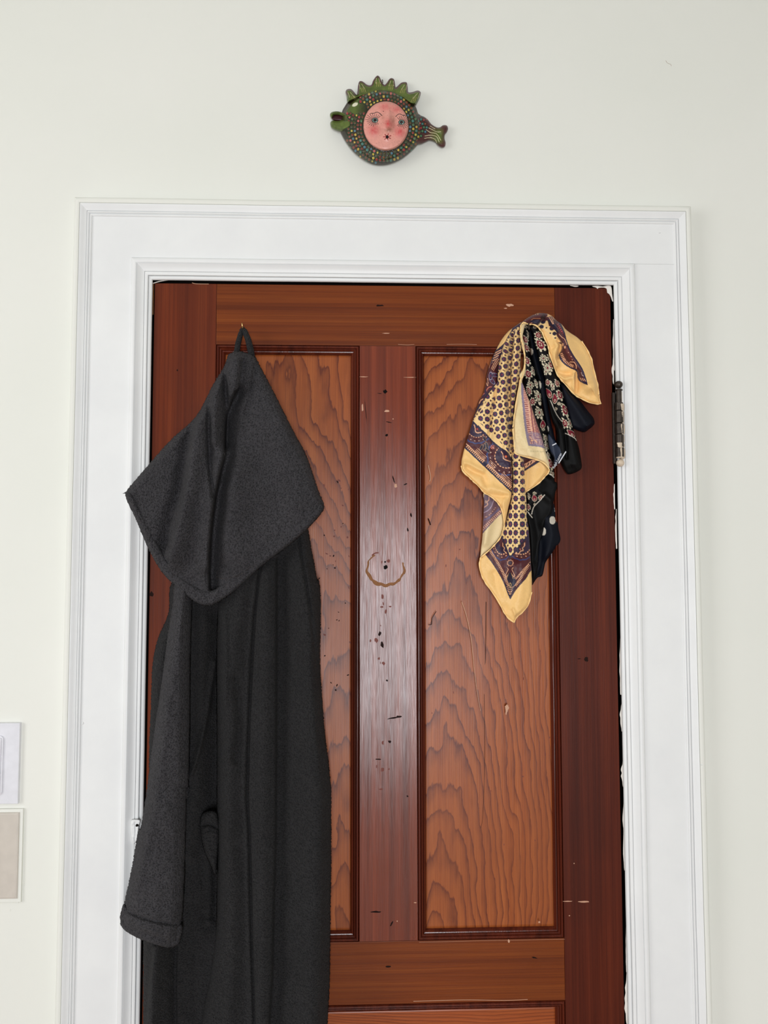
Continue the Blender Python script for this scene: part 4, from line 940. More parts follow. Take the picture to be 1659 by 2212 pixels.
def h_left(x, y):
    G = lambda P: Q3(P)
    h = fold(x, y, G([(1330, -900), (1270, -300), (1250, 0), (1245, 600), (1265, 1200), (1290, 2000)]), -.014, 4.5, 3.5)
    h = h+fold(x, y, G([(1240, -850), (1130, -400), (1120, 0), (1120, 600), (1150, 1200), (1180, 1800)]), .009, 8, 7)
    h = h+fold(x, y, G([(960, 300), (925, 600), (860, 900), (825, 1250), (780, 1450)]), -.007, 3, 3)
    h = h+fold(x, y, G([(1390, -900), (1390, 0), (1340, 700)]), .008, 6, 6)
    h = h+fold(x, y, G([(700, 750), (680, 1100), (800, 1500)]), .004, 14, 9)
    h = h+fold(x, y, Q5([(300, 520), (450, 620), (650, 700), (720, 900)]), -.005, 6, 7)+fold(x, y, Q5([(250, 420), (420, 480), (640, 600)]), .0035, 6, 6)
    h = h+fold(x, y, Q5([(700, 950), (950, 1000), (1250, 1120)]), .004, 9, 7)+fold(x, y, Q5([(820, 1130), (1050, 1160), (1200, 1150)]), -.003, 5, 5)+fold(x, y, Q5([(1130, 1250), (1100, 1500), (1140, 1750)]), .004, 4, 7)
    return h+.0012*fbm(x/16, y/16, 9)
out = Q1([(935, 390), (880, 400), (820, 470), (700, 560), (600, 700), (520, 830), (470, 960), (430, 1130), (390, 1300), (370, 1500), (360, 1660)])+Q3([(975, 270), (800, 490), (640, 720), (520, 920), (440, 1090), (400, 1220), (340, 1420), (290, 1590), (240, 1740), (200, 1900)])+Q5([(175, 360), (172, 500), (190, 570), (260, 660), (360, 750), (440, 830), (520, 900), (620, 1010), (690, 1090), (800, 1150), (900, 1220), (1000, 1330), (1070, 1450), (1110, 1600), (1130, 1830), (1160, 1750), (1220, 1450), (1270, 1250), (1300, 1080), (1310, 700), (1290, 300)])+Q3([(1330, 1850), (1380, 1800), (1330, 1300), (1350, 900), (1400, 500), (1480, 100), (1500, 0)])+Q1([(870, 1300), (890, 1000), (880, 700), (890, 480)])
parts.append(cloth(out, SC, .024, 7, .006, h_left, paint_left))
hems.append((Q5([(172, 480), (190, 570), (260, 660), (360, 750), (440, 830), (520, 900), (620, 1010), (690, 1090), (800, 1150), (900, 1220), (1000, 1330), (1070, 1450), (1110, 1600), (1130, 1830)]), .025))
# turned flap showing the paler reverse
def paint_flap(x, y):
    c = base_col(x, PALE)
    k = inside(x, y, smooth(Q4([(215, 60, 1), (215, 250), (240, 500), (270, 800), (310, 1050), (345, 1185, 1), (440, 1195), (560, 1210), (660, 1250, 1), (760, 1200, 1), (600, 700), (400, 300), (260, 60, 1)]), 4))
    cc = c.copy(); fill(cc, k, lin((150, 80, 90)))
    d, s, _, _, par = seg_dist(x, y, smooth(Q4([(215, 60), (215, 250), (240, 500), (270, 800), (310, 1050), (345, 1185)]), 4, False))
    d2, s2, _, _, par2 = seg_dist(x, y, smooth(Q4([(345, 1185), (440, 1195), (560, 1210), (660, 1250)]), 4, False))
    dd = np.minimum(d, d2); pp = np.where(d < d2, par, par2)
    fill(cc, k & (dd > 4.8) & (dd < 14), lin((226, 170, 150))); fill(cc, k & (dd > 5) & (dd < 12) & (np.sin(pp*2*PI/4.6) > 0), lin((146, 56, 70)))
    fill(cc, k & (abs(dd-15) < .8), PINKC); fill(cc, k & (abs(dd-18) < .8), lin((140, 50, 66))); fill(cc, k & (abs(dd-20.5) < .6), PINKC)
    fill(cc, k & (dd > 23) & (np.sin(y*.9) * np.sin(x*.9) > .3), lin((200, 120, 110)))
    fill(cc, k & (dd < 4.8), lin((128, 112, 144)))
    dn = inside(x, y, Q4([(330, 950), (400, 930), (560, 960), (640, 1190), (560, 1180), (420, 1150), (360, 1100)])); fill(cc, k & dn & (np.sin((x+y)*1.0)*np.sin((x-y)*1.0) > -.1), lin((128, 112, 144)))
    fill(cc, k & line_mask(x, y, Q4([(360, 1020), (400, 1060), (400, 1100), (450, 1080), (500, 1130)]), .8), PINKC)
    c = np.where(k[:, None], cc*.92+PALE*.08, c)
    # faded signature print, seen through from the face
    sg_ = (np.abs((y-(974.5+(x-1145)*.045))+.9*np.sin(x*2.3)+.5*np.sin(x*5.1)) < .55) & (x > 1145) & (x < 1176)
    fill(c, sg_ & ~k, lin((182, 166, 128)))
    return c
out = Q1([(940, 388), (980, 400), (1010, 420), (980, 450), (950, 560), (915, 700), (930, 850), (975, 1080), (980, 1300), (965, 1500)])+Q4([(225, 20), (260, 120), (330, 300), (400, 480), (470, 700), (540, 900), (600, 1080), (640, 1240), (690, 1400), (715, 1500), (715, 1620), (680, 1560), (610, 1490), (500, 1440), (360, 1400), (230, 1370), (110, 1320), (90, 1200), (75, 1000), (70, 850), (90, 650), (120, 450), (160, 200), (205, 0)])+Q1([(920, 1450), (980, 1250), (960, 1080), (925, 950), (900, 800), (870, 650), (880, 480)])
out = Q1([(940, 385), (1000, 395), (1030, 430), (980, 450), (950, 560), (925, 700), (960, 850), (985, 1080), (995, 1300), (985, 1500)])+Q4([(232, 20), (262, 120), (330, 300), (400, 480), (470, 700), (540, 900), (600, 1080), (640, 1240), (690, 1400), (718, 1500), (720, 1620), (680, 1555), (610, 1490), (500, 1440), (360, 1400), (230, 1370), (110, 1320), (90, 1200), (75, 1000), (70, 850), (90, 650), (120, 450), (160, 200), (195, 20)])+Q1([(850, 1560), (940, 1400), (950, 1250), (945, 1080), (905, 950), (885, 800), (870, 650), (880, 480)])
parts.append(cloth(out, SC, .034, 5, .004, lambda x, y: fold(x, y, Q4([(160, 700), (230, 1000), (400, 1330)]), .006, 12, 16)+fold(x, y, Q4([(380, 500), (520, 1000), (660, 1400)]), .004, 8, 8)+.0015*fbm(x/14, y/14, 4), paint_flap))
hems.append((Q1([(1060, 420), (1000, 395), (940, 388), (890, 430), (872, 560), (870, 650), (890, 780), (920, 850), (940, 960), (965, 1080), (980, 1200), (970, 1330), (940, 1480), (915, 1600)])+Q4([(200, 10), (160, 200), (120, 450), (90, 650), (70, 850), (75, 1000), (90, 1200), (110, 1320), (230, 1370), (360, 1400), (500, 1440), (610, 1490), (680, 1555), (718, 1620)]), .037))
hems.append((Q1([(1070, 425), (1160, 425), (1240, 460), (1300, 530), (1360, 600), (1400, 700)]), .034))
gs = empty('silk_scarf', pt(1142, 702, DY))
tag(gs, 'gold silk scarf with small medallions and maroon borders, draped in front of the dark scarves', 'scarf', 'scarves on the nail')
V, F, K = join(parts); o = new_mesh('cloth', V, F, M_silk, gs, col=K); solid(o, .0007)
b = MB()
for pts_, d_ in hems:
    P = smooth(pts_, 5, False); b.tube([pt(x, y, -(d_+.0035+.0004*math.sin(i*1.3))) for i, (x, y) in enumerate(P)], [.00105+.00042*math.sin(i*.9+1.7*math.sin(i*.37)) for i in range(len(P))], 7)
b.build('rolled_hem', M_hem, gs, True)
adopt(gs)
# --- black paisley scarf
def motif(c, x, y, cx, cy, rx, ry, ang, kind=0, seed=0):
    u = (x-cx)*math.cos(ang)+(y-cy)*math.sin(ang); v = -(x-cx)*math.sin(ang)+(y-cy)*math.cos(ang)
    v = v+.25*u*u/ry*0; bend = np.where(v < 0, u+.35*v*v/ry*0.9, u); sh = np.where(v < 0, 1+.55*(v/ry), 1.0)
    r = np.hypot(bend/(rx*np.clip(sh, .3, 1)), v/ry); a = np.arctan2(v, bend)
    out_ = 1+.12*np.cos(a*9+seed)
    near = r < 1.3
    if kind == 0:      # cream petals round a maroon heart
        fill(c, near & (r < out_) & (r > .74) & (np.cos(a*9+seed) > -.2), PAISC); fill(c, near & (r < .76), PAISC*.85); fill(c, near & (r < .66), PAISR); fill(c, near & (r < .36) & (np.cos(a*5+seed) > -.2), PAISC); fill(c, near & (r < .16), PAISR)
    elif kind == 1:    # cream flower, dark between its petals
        fill(c, near & (r < out_) & ((np.cos(a*9+seed) > -.45) | (r < .74)), PAISC); fill(c, near & (abs(r-.62) < .07), BLK); fill(c, near & (r < .46) & (np.sin(u*1.9)*np.sin(v*1.7) > .1), BLK); fill(c, near & (r < .20), PAISR)
    else:              # red drop with a pale outline
        fill(c, near & (r < 1), PAISC*.9); fill(c, near & (r < .86), PAISR); fill(c, near & (np.hypot(u/(rx*.3), (v-ry*.35)/(ry*.25)) < 1), PAISC); fill(c, near & (np.hypot(u/(rx*.18), (v-ry*.35)/(ry*.14)) < 1), PAISR)
def paint_paisley(x, y):
    c = base_col(x, BLK)
    q = lambda ox, oy, s, L_: [(ox+a/s, oy+b_/s, r1/s, r2/s, an, kd) for a, b_, r1, r2, an, kd in L_]
    ms = q(1040, 660, 10.37, [(985, 760, 62, 120, -.3, 0), (1010, 940, 55, 110, -.4, 0), (1050, 640, 30, 90, -.1, 1), (1020, 1230, 70, 130, -.4, 0), (1050, 1530, 90, 120, -.3, 0), (1160, 1450, 45, 110, -.2, 1), (1280, 660, 100, 85, .6, 0), (1320, 870, 110, 170, -.5, 0), (1390, 1180, 95, 90, 0, 1),
                              (1530, 1170, 45, 90, -.3, 1), (1480, 1400, 80, 160, -.5, 1), (1560, 1330, 60, 90, -.4, 0), (1000, 480, 40, 30, 0, 1), (1190, 490, 60, 25, .2, 1), (1440, 1480, 40, 80, 0, 1)])
    ms += q(1100, 820, 8.295, [(380, 90, 62, 75, 0, 1), (355, 200, 50, 90, -.2, 0), (520, 300, 60, 150, -.25, 1), (420, 390, 62, 75, .3, 0), (540, 590, 75, 120, -.2, 1), (605, 800, 50, 80, .2, 2), (610, 890, 30, 30, 0, 1), (650, 1040, 40, 75, -.2, 1), (670, 1190, 45, 85, 0, 1), (480, 60, 30, 90, -.2, 1),
                               (690, 50, 50, 60, 0, 0), (860, 60, 45, 75, -.3, 0), (775, 110, 35, 90, -.1, 1), (710, 240, 48, 105, -.35, 2), (820, 340, 48, 95, .1, 2), (910, 270, 60, 110, -.3, 0), (1000, 540, 66, 135, -.25, 0), (900, 430, 40, 30, 0, 1), (1000, 780, 60, 100, -.2, 0), (1095, 780, 40, 110, -.15, 1), (1110, 960, 55, 95, -.6, 2), (840, 520, 22, 30, 0, 1),
                               (740, 1500, 48, 120, -.15, 0), (700, 1350, 30, 55, 0, 1), (770, 1680, 36, 45, -.3, 1)])
    ms += q(1080, 960, 10.37, [(775, 1200, 62, 80, 0, 2), (915, 1190, 60, 60, .7, 0), (650, 1150, 30, 80, 0, 1), (640, 1400, 50, 80, 0, 0), (780, 1090, 55, 30, 0, 1), (780, 1340, 30, 30, 0, 1)])
    for k, (cx, cy, r1, r2, an, kd) in enumerate(ms):
        m_ = (np.abs(x-cx) < r2*1.5) & (np.abs(y-cy) < r2*1.5)
        if m_.any():
            sub = c[m_]; motif(sub, x[m_], y[m_], cx, cy, r1, r2, an, kd, k); c[m_] = sub
    return c
def with_border(lines, blacks):
    def f(x, y):
        c = paint_paisley(x, y)
        for B_ in blacks: fill(c, inside(x, y, B_), BORD)
        for l_ in lines: fill(c, line_mask(x, y, l_, 1.0), WHT)
        return c
    return f
parts = []
# right-hand strip with the black border end
o1 = Q1([(1060, 440), (1160, 430), (1250, 470), (1320, 560), (1380, 650), (1430, 780), (1490, 950), (1540, 1150), (1620, 1400), (1680, 1560)])+Q4([(900, 0), (930, 130), (980, 300), (1040, 480), (1090, 660), (1140, 850), (1180, 1000), (1210, 1090), (1250, 1230), (1280, 1380), (1300, 1520), (1290, 1600), (1220, 1650), (1120, 1690), (1050, 1695), (1000, 1640), (950, 1540), (900, 1400), (850, 1250), (860, 1100), (840, 900), (760, 700), (700, 400), (660, 200), (640, 0)])+Q1([(1380, 1560), (1290, 1250), (1240, 1000), (1180, 800), (1120, 600), (1060, 520)])
bl = Q4([(740, 370), (790, 500), (850, 620), (940, 740), (980, 880), (1010, 965), (1090, 1010), (1180, 1060), (1215, 1110), (1400, 1500), (1300, 1800), (900, 1700), (700, 1200), (640, 600), (690, 360)])
parts.append(cloth(o1, SC, .016, 7, .008, lambda x, y: fold(x, y, Q4([(820, 0), (900, 400), (1030, 800), (1110, 1100), (1200, 1500)]), .009, 12, 9)+fold(x, y, Q4([(740, 350), (800, 560), (900, 750), (990, 900), (1020, 1150), (1030, 1400)]), -.006, 4, 4)+fold(x, y, Q4([(900, 900), (960, 1150), (1080, 1500)]), .006, 14, 8), with_border([Q4([(735, 370), (765, 430), (800, 520), (860, 640), (940, 745)]), Q4([(1010, 965), (1060, 985), (1120, 1015), (1180, 1055), (1205, 1090)])], [bl])))
# left-hand strip and the lower black corner
o2 = Q1([(960, 440), (1060, 440), (1070, 560), (1080, 900), (1100, 1150), (1180, 1400), (1230, 1600)])+Q4([(560, 180), (590, 500), (640, 700), (690, 980), (720, 1200), (750, 1350), (790, 1550), (820, 1760)])+Q6([(1220, 740), (1225, 820), (1270, 850), (1285, 950), (1240, 1100), (1210, 1250), (1190, 1300), (1190, 1420), (1150, 1560), (1050, 1700), (1000, 1830), (980, 1950)])+Q7([(1170, 420), (1150, 700), (1130, 900), (1060, 1060), (1048, 1080, 1), (1045, 900), (1020, 500), (990, 150)])+Q6([(600, 1700), (560, 900), (560, 300)])+Q4([(400, 1300), (300, 700), (230, 200)])+Q1([(940, 1500), (950, 900), (920, 600)])
bl2 = [Q6([(1080, 650), (1230, 740), (1600, 900), (1400, 2500), (1100, 2800), (500, 2800), (570, 1480), (720, 1640), (740, 1400), (1000, 1130), (880, 1040), (700, 960), (900, 800)])]
parts.append(cloth(o2, SC, .008, 7, .007, lambda x, y: fold(x, y, Q4([(330, 0), (430, 500), (560, 900), (680, 1300), (740, 1700)]), .009, 8, 8)+fold(x, y, Q6([(900, 900), (760, 1200), (640, 1400)]), .005, 12, 9)+fold(x, y, Q6([(1000, 1130), (1180, 1300), (1190, 1500), (1000, 1800)]), .006, 10, 5)+fold(x, y, Q6([(740, 1500), (860, 2100), (800, 2600)]), -.006, 8, 12),
   with_border([Q6([(1000, 1130), (900, 1250), (790, 1360), (740, 1440), (712, 1560)]), Q6([(612, 1500), (660, 1560), (722, 1638)]), Q6([(1085, 655), (1160, 690), (1210, 740)])], bl2)))
ps = empty('silk_scarf', pt(1142, 702, DY))
tag(ps, 'black paisley scarf with cream and maroon drops and white edge line, behind the gold scarf', 'scarf', 'scarves on the nail')
V, F, K = join(parts); o = new_mesh('cloth', V, F, M_silk_dark, ps, col=K); solid(o, .0007); adopt(ps)
# --- navy scarf with white spots
def paint_navy(x, y):
    c = base_col(x, RNAVY)
    for (cx, cy, rx, ry) in [(1148, 759.5, 3.6, 7.0), (1165, 832, 4.2, 9.5), (1193.4, 1124, 6.6, 8.8), (1173.5, 1148, 6.2, 9), (1200.3, 1098, 2.6, 9), (1183, 927, 2.6, 7)]:
        fill(c, np.hypot((x-cx)/rx, (y-cy)/ry) < 1, WHT)
    return c
parts = []
on = Q1([(1070, 520), (1130, 560), (1190, 800), (1260, 1050), (1330, 1300), (1400, 1600)])+Q4([(660, 200), (700, 500), (760, 800), (850, 1130), (900, 1250), (840, 1400), (800, 1480), (740, 1300), (700, 1000), (640, 700), (580, 350), (540, 150), (510, 0)])+Q1([(1200, 1500), (1120, 1200), (1080, 900), (1060, 700)])
parts.append(cloth(on, 1.1, .008, 6, .005, lambda x, y: fold(x, y, Q1([(1100, 560), (1130, 900), (1220, 1300), (1320, 1650)]), .009, 5, 5), paint_navy))
on = Q4([(900, 60), (1000, 80), (1080, 180), (1180, 290), (1280, 390), (1370, 510), (1450, 610), (1510, 690), (1530, 780), (1490, 840), (1430, 890), (1350, 943), (1270, 930), (1170, 890), (1090, 820), (1000, 500), (930, 250)])
parts.append(cloth(on, 1.1, .010, 9, .014, lambda x, y: fold(x, y, Q4([(1000, 200), (1200, 500), (1380, 780)]), .010, 14, 12)+fold(x, y, Q4([(1400, 830), (1450, 800), (1500, 770)]), .003, 4, 4), paint_navy))
on = Q6([(1180, 1250), (1230, 1340), (1265, 1480), (1290, 1700)])+Q7([(1440, 0), (1475, 60), (1500, 200), (1528, 320), (1510, 400), (1440, 480), (1380, 560), (1320, 640), (1270, 720), (1250, 800), (1235, 880), (1210, 940), (1140, 965), (1090, 1030), (1050, 1080), (1040, 900), (1080, 500), (1150, 100)])+Q6([(1000, 1500)])
parts.append(cloth(on, 1.0, .004, 7, .006, lambda x, y: fold(x, y, Q7([(1300, 0), (1380, 250), (1300, 600)]), .009, 12, 12)+fold(x, y, Q7([(1180, 300), (1200, 600), (1120, 900)]), -.005, 8, 8), paint_navy))
ns = empty('silk_scarf', pt(1142, 702, DY))
tag(ns, 'navy scarf with large white spots and a sewn label, rearmost on the nail', 'scarf', 'scarves on the nail')
V, F, K = join(parts); o = new_mesh('cloth', V, F, M_silk_dark, ns, col=K); solid(o, .0007)
# sewn label on it
lab = Q4([(700, 965), (850, 1140), (900, 1200), (1020, 1285), (880, 1500), (815, 1560), (790, 1500), (800, 1400), (740, 1300), (700, 1150)])
V, q, _ = cloth(lab, 1.0, .026, 3, .002, lambda x, y: fold(x, y, Q4([(760, 1000), (800, 1250), (830, 1500)]), .003, 6, 6), n=3)
o = new_mesh('label', V, q, M_tag, ns); solid(o, .0008); label_o = o
adopt(ns)
b = MB()
for a_, c__ in (((1017, 1288), (885, 1500)), ((772, 1178), (845, 1142))):
    A = np.array(Q4([a_])[0]); B_ = np.array(Q4([c__])[0]); t = (B_-A)/np.linalg.norm(B_-A); nn = np.array([-t[1], t[0]])*1.2
    P = [pt(*p, -.0335) for p in (A+nn, B_+nn, B_-nn, A-nn)]+[pt(*p, -.0315) for p in (A+nn, B_+nn, B_-nn, A-nn)]
    b.add(P, [(0, 1, 2, 3), (7, 6, 5, 4), (0, 4, 5, 1), (1, 5, 6, 2), (2, 6, 7, 3), (3, 7, 4, 0)])
st_ = b.build('label_stripe', M_tagw, label_o)
cu = bpy.data.curves.new('lettering', 'FONT'); cu.body = 'Ralph Lauren'; cu.size = .0060; cu.extrude = .00025; cu.align_x = 'RIGHT'; cu.space_character = .9
to = bpy.data.objects.new('lettering', cu); C.objects.link(to); cu.materials.append(M_tagw)
A = Vector(pt(*Q4([(945, 1330)])[0], -.0335)); B_ = Vector(pt(*Q4([(835, 1545)])[0], -.0335)); xx = (A-B_).normalized(); nn_ = Vector((0, -1, 0)); yy = nn_.cross(xx).normalized()
to.matrix_world = Matrix((( xx.x, yy.x, nn_.x, A.x), (xx.y, yy.y, nn_.y, A.y), (xx.z, yy.z, nn_.z, A.z), (0, 0, 0, 1)))
bpy.context.view_layer.update()
dg = bpy.context.evaluated_depsgraph_get(); me = bpy.data.meshes.new_from_object(to.evaluated_get(dg)); me.transform(to.matrix_world)
# keep only the letters that the folded label leaves in view
bpy.data.objects.remove(to); lo_ = bpy.data.objects.new('lettering', me); C.objects.link(lo_)
lo_.parent = label_o; st_.parent = label_o
bpy.context.view_layer.update()
for q_ in (lo_, st_): q_.matrix_parent_inverse = label_o.matrix_world.inverted()
b = MB(); b.tube([pt(1143, 712, DY+.004), pt(1143, 709, -.034), pt(1142.5, 703, -.042), pt(1141.5, 698, -.045)], [.0014, .0014, .0013, .0008], 8)
b.tube([pt(1142, 700, -.0445), pt(1143, 712, -.046)], .0009, 6)
o = b.build('nail', M_bronze, None, True); tag(o, 'thin dull nail the silk scarves hang from, right side of the door', 'nail')
#SECTION fish
FZ = lambda P: Z(690, 140, 5.53, P)
fish = empty('fish_mask', pt(838, 262, 0))
tag(fish, 'painted clay fish with pink moon face and spiked green fin, above the door', 'wall ornament')
GR = lin((88, 104, 42)); GRD = lin((36, 36, 20)); BR = lin((56, 30, 24)); BRR = lin((88, 40, 40))
FX, FY, RX_, RY_ = 690+745/5.53, 140+750/5.53, 455/5.53, 450/5.53
body_o = FZ([(270, 560), (300, 500), (340, 440), (400, 385), (500, 330), (620, 295), (750, 285), (880, 300), (1000, 350), (1090, 430), (1150, 500), (1180, 580), (1215, 620), (1230, 780), (1220, 900), (1180, 945), (1110, 1020), (1000, 1110), (880, 1170), (760, 1198), (640, 1190), (520, 1130), (410, 1040), (330, 940), (275, 850), (250, 790), (245, 700)])
PALF = [lin(c) for c in [(206, 178, 76), (140, 56, 48), (70, 126, 120), (198, 100, 96), (136, 72, 48), (80, 124, 84), (156, 48, 52), (76, 128, 150), (110, 58, 44), (66, 84, 54), (120, 50, 42), (200, 170, 70)]]
scl = []
rngf = random.Random(11)
ring_r = [332, 372, 412, 452]
for k_ in range(9):
    rr_ = 318+k_*40; nn = int(2*PI*rr_/46)
    for j_ in range(nn):
        a = 2*PI*(j_+.5*(k_ % 2))/nn; X = 790+rr_*math.cos(a)*.93; Y_ = 740+rr_*math.sin(a)*1.02
        scl.append((X, Y_, a, rngf.randrange(len(PALF)), .7+.4*rngf.random()))
def paint_body(x, y):
    X = (x-690)*5.53; Y_ = (y-140)*5.53
    c = base_col(x, GRD); n1 = fbm(x/9, y/9, 4)[:, None]; c = c*(1+.3*n1)
    top = (Y_ < 330+.0009*(X-790)**2); fill(c, top, GR)
    headz = np.clip((560-X)/140, 0, 1)*np.clip((Y_-380)/60, 0, 1)*np.clip((720-Y_)/120, 0, 1)
    c = c*(1-headz[:, None])+(GR*(1+.25*n1))*headz[:, None]
    rim_ = np.clip(((np.hypot((X-745)/500, (Y_-745)/452))-.90)/.08, 0, 1)[:, None]; c = c*(1-rim_)+(GRD*.5+BR*.5)*rim_
    sc_zone = (np.hypot((X-790)/285, (Y_-730)/305) > 1.0)
    for (sx, sy, a, ci, s) in scl:
        if sx < 560 and sy < 560 and not (sx > 480 and sy < 460): continue
        if sx < 330 or sx > 1280 or (sx > 1180 and (sy < 640 or sy > 900)) or sy > 1170 or sy < 310: continue
        if sx > 1130 and sy < 560: continue
        if np.hypot((sx-740)/470, (sy-745)/445) > 1 and sx < 1150: continue
        d = np.hypot((X-sx)/19, (Y_-sy)/21); m_ = d < 1.5
        if not m_.any(): continue
        fill(c, m_ & sc_zone & (d < 1.4) & (Y_ > sy-4), lin((22, 26, 20)))
        fill(c, m_ & sc_zone & (d < 1.0), (lin((74, 60, 40)) if ci % 2 else lin((58, 78, 44)))); fill(c, m_ & sc_zone & (np.hypot((X-sx)/(12.5*s), (Y_-sy-2)/(15*s)) < 1), PALF[ci])
    k = np.hypot((X-425)/34, (Y_-475)/22+((X-425)/60)) < 1; fill(c, k, lin((226, 222, 196)))
    return c
def h_body(x, y):
    X = (x-690)*5.53; Y_ = (y-140)*5.53
    r = np.clip(np.hypot((X-745)/500, (Y_-745)/455), 0, 1); h = .022*np.sqrt(np.clip(1-r**2.2, 0, 1))
    h = h+.0005*fbm(x/4, y/4, 9)
    for (sx, sy, a, ci, s) in scl:
        if sx < 330 or (sx < 560 and sy < 560): continue
        m_ = (np.abs(X-sx) < 40) & (np.abs(Y_-sy) < 40); h = h+np.where(m_, .0011*np.exp(-(((X-sx)/14)**2+((Y_-sy)/16)**2)), 0)
    return h
V, q, K = cloth(body_o, .62, .006, 12, .009, h_body, paint_body)
o = new_mesh('body', V, q, M_clay, fish, col=K); solid(o, .004)
# spiked back fin
fin_o = FZ([(335, 460, 1), (325, 370), (312, 325), (330, 293), (385, 293), (440, 355), (452, 335), (462, 240), (480, 196), (520, 200), (570, 238), (618, 240), (640, 190), (670, 145), (695, 128), (720, 145), (745, 200), (775, 238), (800, 220), (835, 170), (865, 158), (895, 180), (908, 260), (920, 265), (975, 215), (1020, 205), (1045, 215), (1055, 270), (1062, 325), (1110, 325), (1170, 306), (1205, 320), (1210, 350), (1190, 410), (1155, 480, 1), (1080, 470), (960, 390), (800, 350), (600, 360), (450, 410)])
TIPS = [(355, 300), (490, 200), (695, 132), (868, 162), (1030, 210), (1185, 312)]
def paint_fin(x, y):
    X = (x-690)*5.53; Y_ = (y-140)*5.53
    c = base_col(x, GR)*(1+.35*fbm(x/6, y/6, 3)[:, None])
    d = seg_dist(x, y, smooth(fin_o, 4), True)[0]; out_ = (Y_ < 480-.0006*(X-770)**2)
    fill(c, out_ & (d < 3.4), BRR*.75)
    for tx, ty in TIPS:
        cx = 760+(tx-760)*.82; dr = np.hypot(X-tx, Y_-ty)
        for sg in (-1, 1):
            fill(c, line_mask(x, y, FZ([(tx+sg*14, ty+30), (tx+(cx-tx)*.5+sg*28, ty+90), ]), .45, sm=False), lin((196, 184, 150)))
        for k_ in range(3): fill(c, line_mask(x, y, FZ([(tx+(cx-tx)*.6+(k_-1)*18, ty+75), (tx+(cx-tx)*.9+(k_-1)*22, ty+130)]), .35, sm=False), lin((176, 160, 96)))
    return c
V, q, K = cloth(fin_o, .62, .006, 5, .006, lambda x, y: .012*np.clip(((y-140)*5.53-250+.0005*((x-690)*5.53-760)**2)/200, 0, 1)+.0004*fbm(x/4, y/4, 2), paint_fin, n=4)
o = new_mesh('back_fin', V, q, M_clay, fish, col=K); solid(o, .004)
# tail
tail_o = FZ([(1170, 610), (1230, 612), (1290, 650), (1340, 710), (1400, 745), (1440, 745), (1475, 722), (1520, 724), (1537, 760), (1525, 800), (1500, 835), (1495, 880), (1508, 930), (1500, 975), (1465, 990), (1420, 965), (1380, 920), (1320, 900), (1260, 925), (1200, 945), (1100, 930), (1090, 700)])
def paint_tail(x, y):
    X = (x-690)*5.53; Y_ = (y-140)*5.53; c = base_col(x, BRR*.8)*(1+.3*fbm(x/6, y/6, 7)[:, None]); g_ = np.clip((X-1300)/120, 0, 1)[:, None]*np.clip((Y_-740)/60, 0, 1)[:, None]*np.clip((960-Y_)/60, 0, 1)[:, None]*np.clip((1500-X)/60, 0, 1)[:, None]; c = c*(1-g_)+GR*1.1*g_
    for P_ in ([(1280, 740), (1340, 770), (1400, 800), (1450, 800)], [(1275, 775), (1330, 810), (1400, 825), (1450, 900)], [(1260, 850), (1330, 840), (1400, 860), (1430, 920)], [(1255, 880), (1320, 870), (1380, 890), (1400, 930)], [(1320, 730), (1380, 765)]):
        fill(c, line_mask(x, y, FZ(P_), .6), lin((206, 196, 158)))
    rg = random.Random(5)
    for j_ in range(34):
        sx = 1095+(j_ % 6)*34+(j_//6 % 2)*17; sy = 600+(j_//6)*48+rg.random()*10
        if sx > 1290: continue
        d = np.hypot((X-sx)/15, (Y_-sy)/15); fill(c, (d < 1.45), lin((26, 22, 18))); fill(c, d < .85, PALF[rg.randrange(10)])
    return c
V, q, K = cloth(tail_o, .62, .006, 9, .009, lambda x, y: .010*np.exp(-(((x-690)*5.53-1120)/90)**2)+fold(x, y, FZ([(1350, 740), (1400, 790), (1440, 830)]), -.002, 3, 3)+.0004*fbm(x/4, y/4, 2), paint_tail)
o = new_mesh('tail', V, q, M_clay, fish, col=K); solid(o, .004)
# lips
def paint_lip(x, y): return base_col(x, GR)*(1+.35*fbm(x/6, y/6, 5)[:, None])
for nm, P_ in (('mouth', [(150, 600), (230, 580), (300, 600), (300, 660), (200, 670), (150, 650)]),):
    V, q, K = cloth(FZ(P_), .7, .008, 4, .004, None, lambda x, y: base_col(x, lin((62, 18, 26)))); o = new_mesh('mouth', V, q, M_clay, fish, col=K); solid(o, .003)
for P_ in ([(128, 610), (130, 580), (160, 560), (220, 555), (300, 575), (380, 570), (400, 640), (330, 650), (285, 618), (240, 600), (180, 605), (150, 640)], [(130, 710), (135, 680), (165, 665), (230, 668), (290, 645), (380, 640), (400, 740), (330, 790), (260, 800), (190, 780), (145, 750)]):
    V, q, K = cloth(FZ(P_), .62, .007, 9, .013, lambda x, y: .012*np.clip(((x-690)*5.53-200)/180, 0, 1), paint_lip); o = new_mesh('lip', V, q, M_clay, fish, col=K); solid(o, .003)
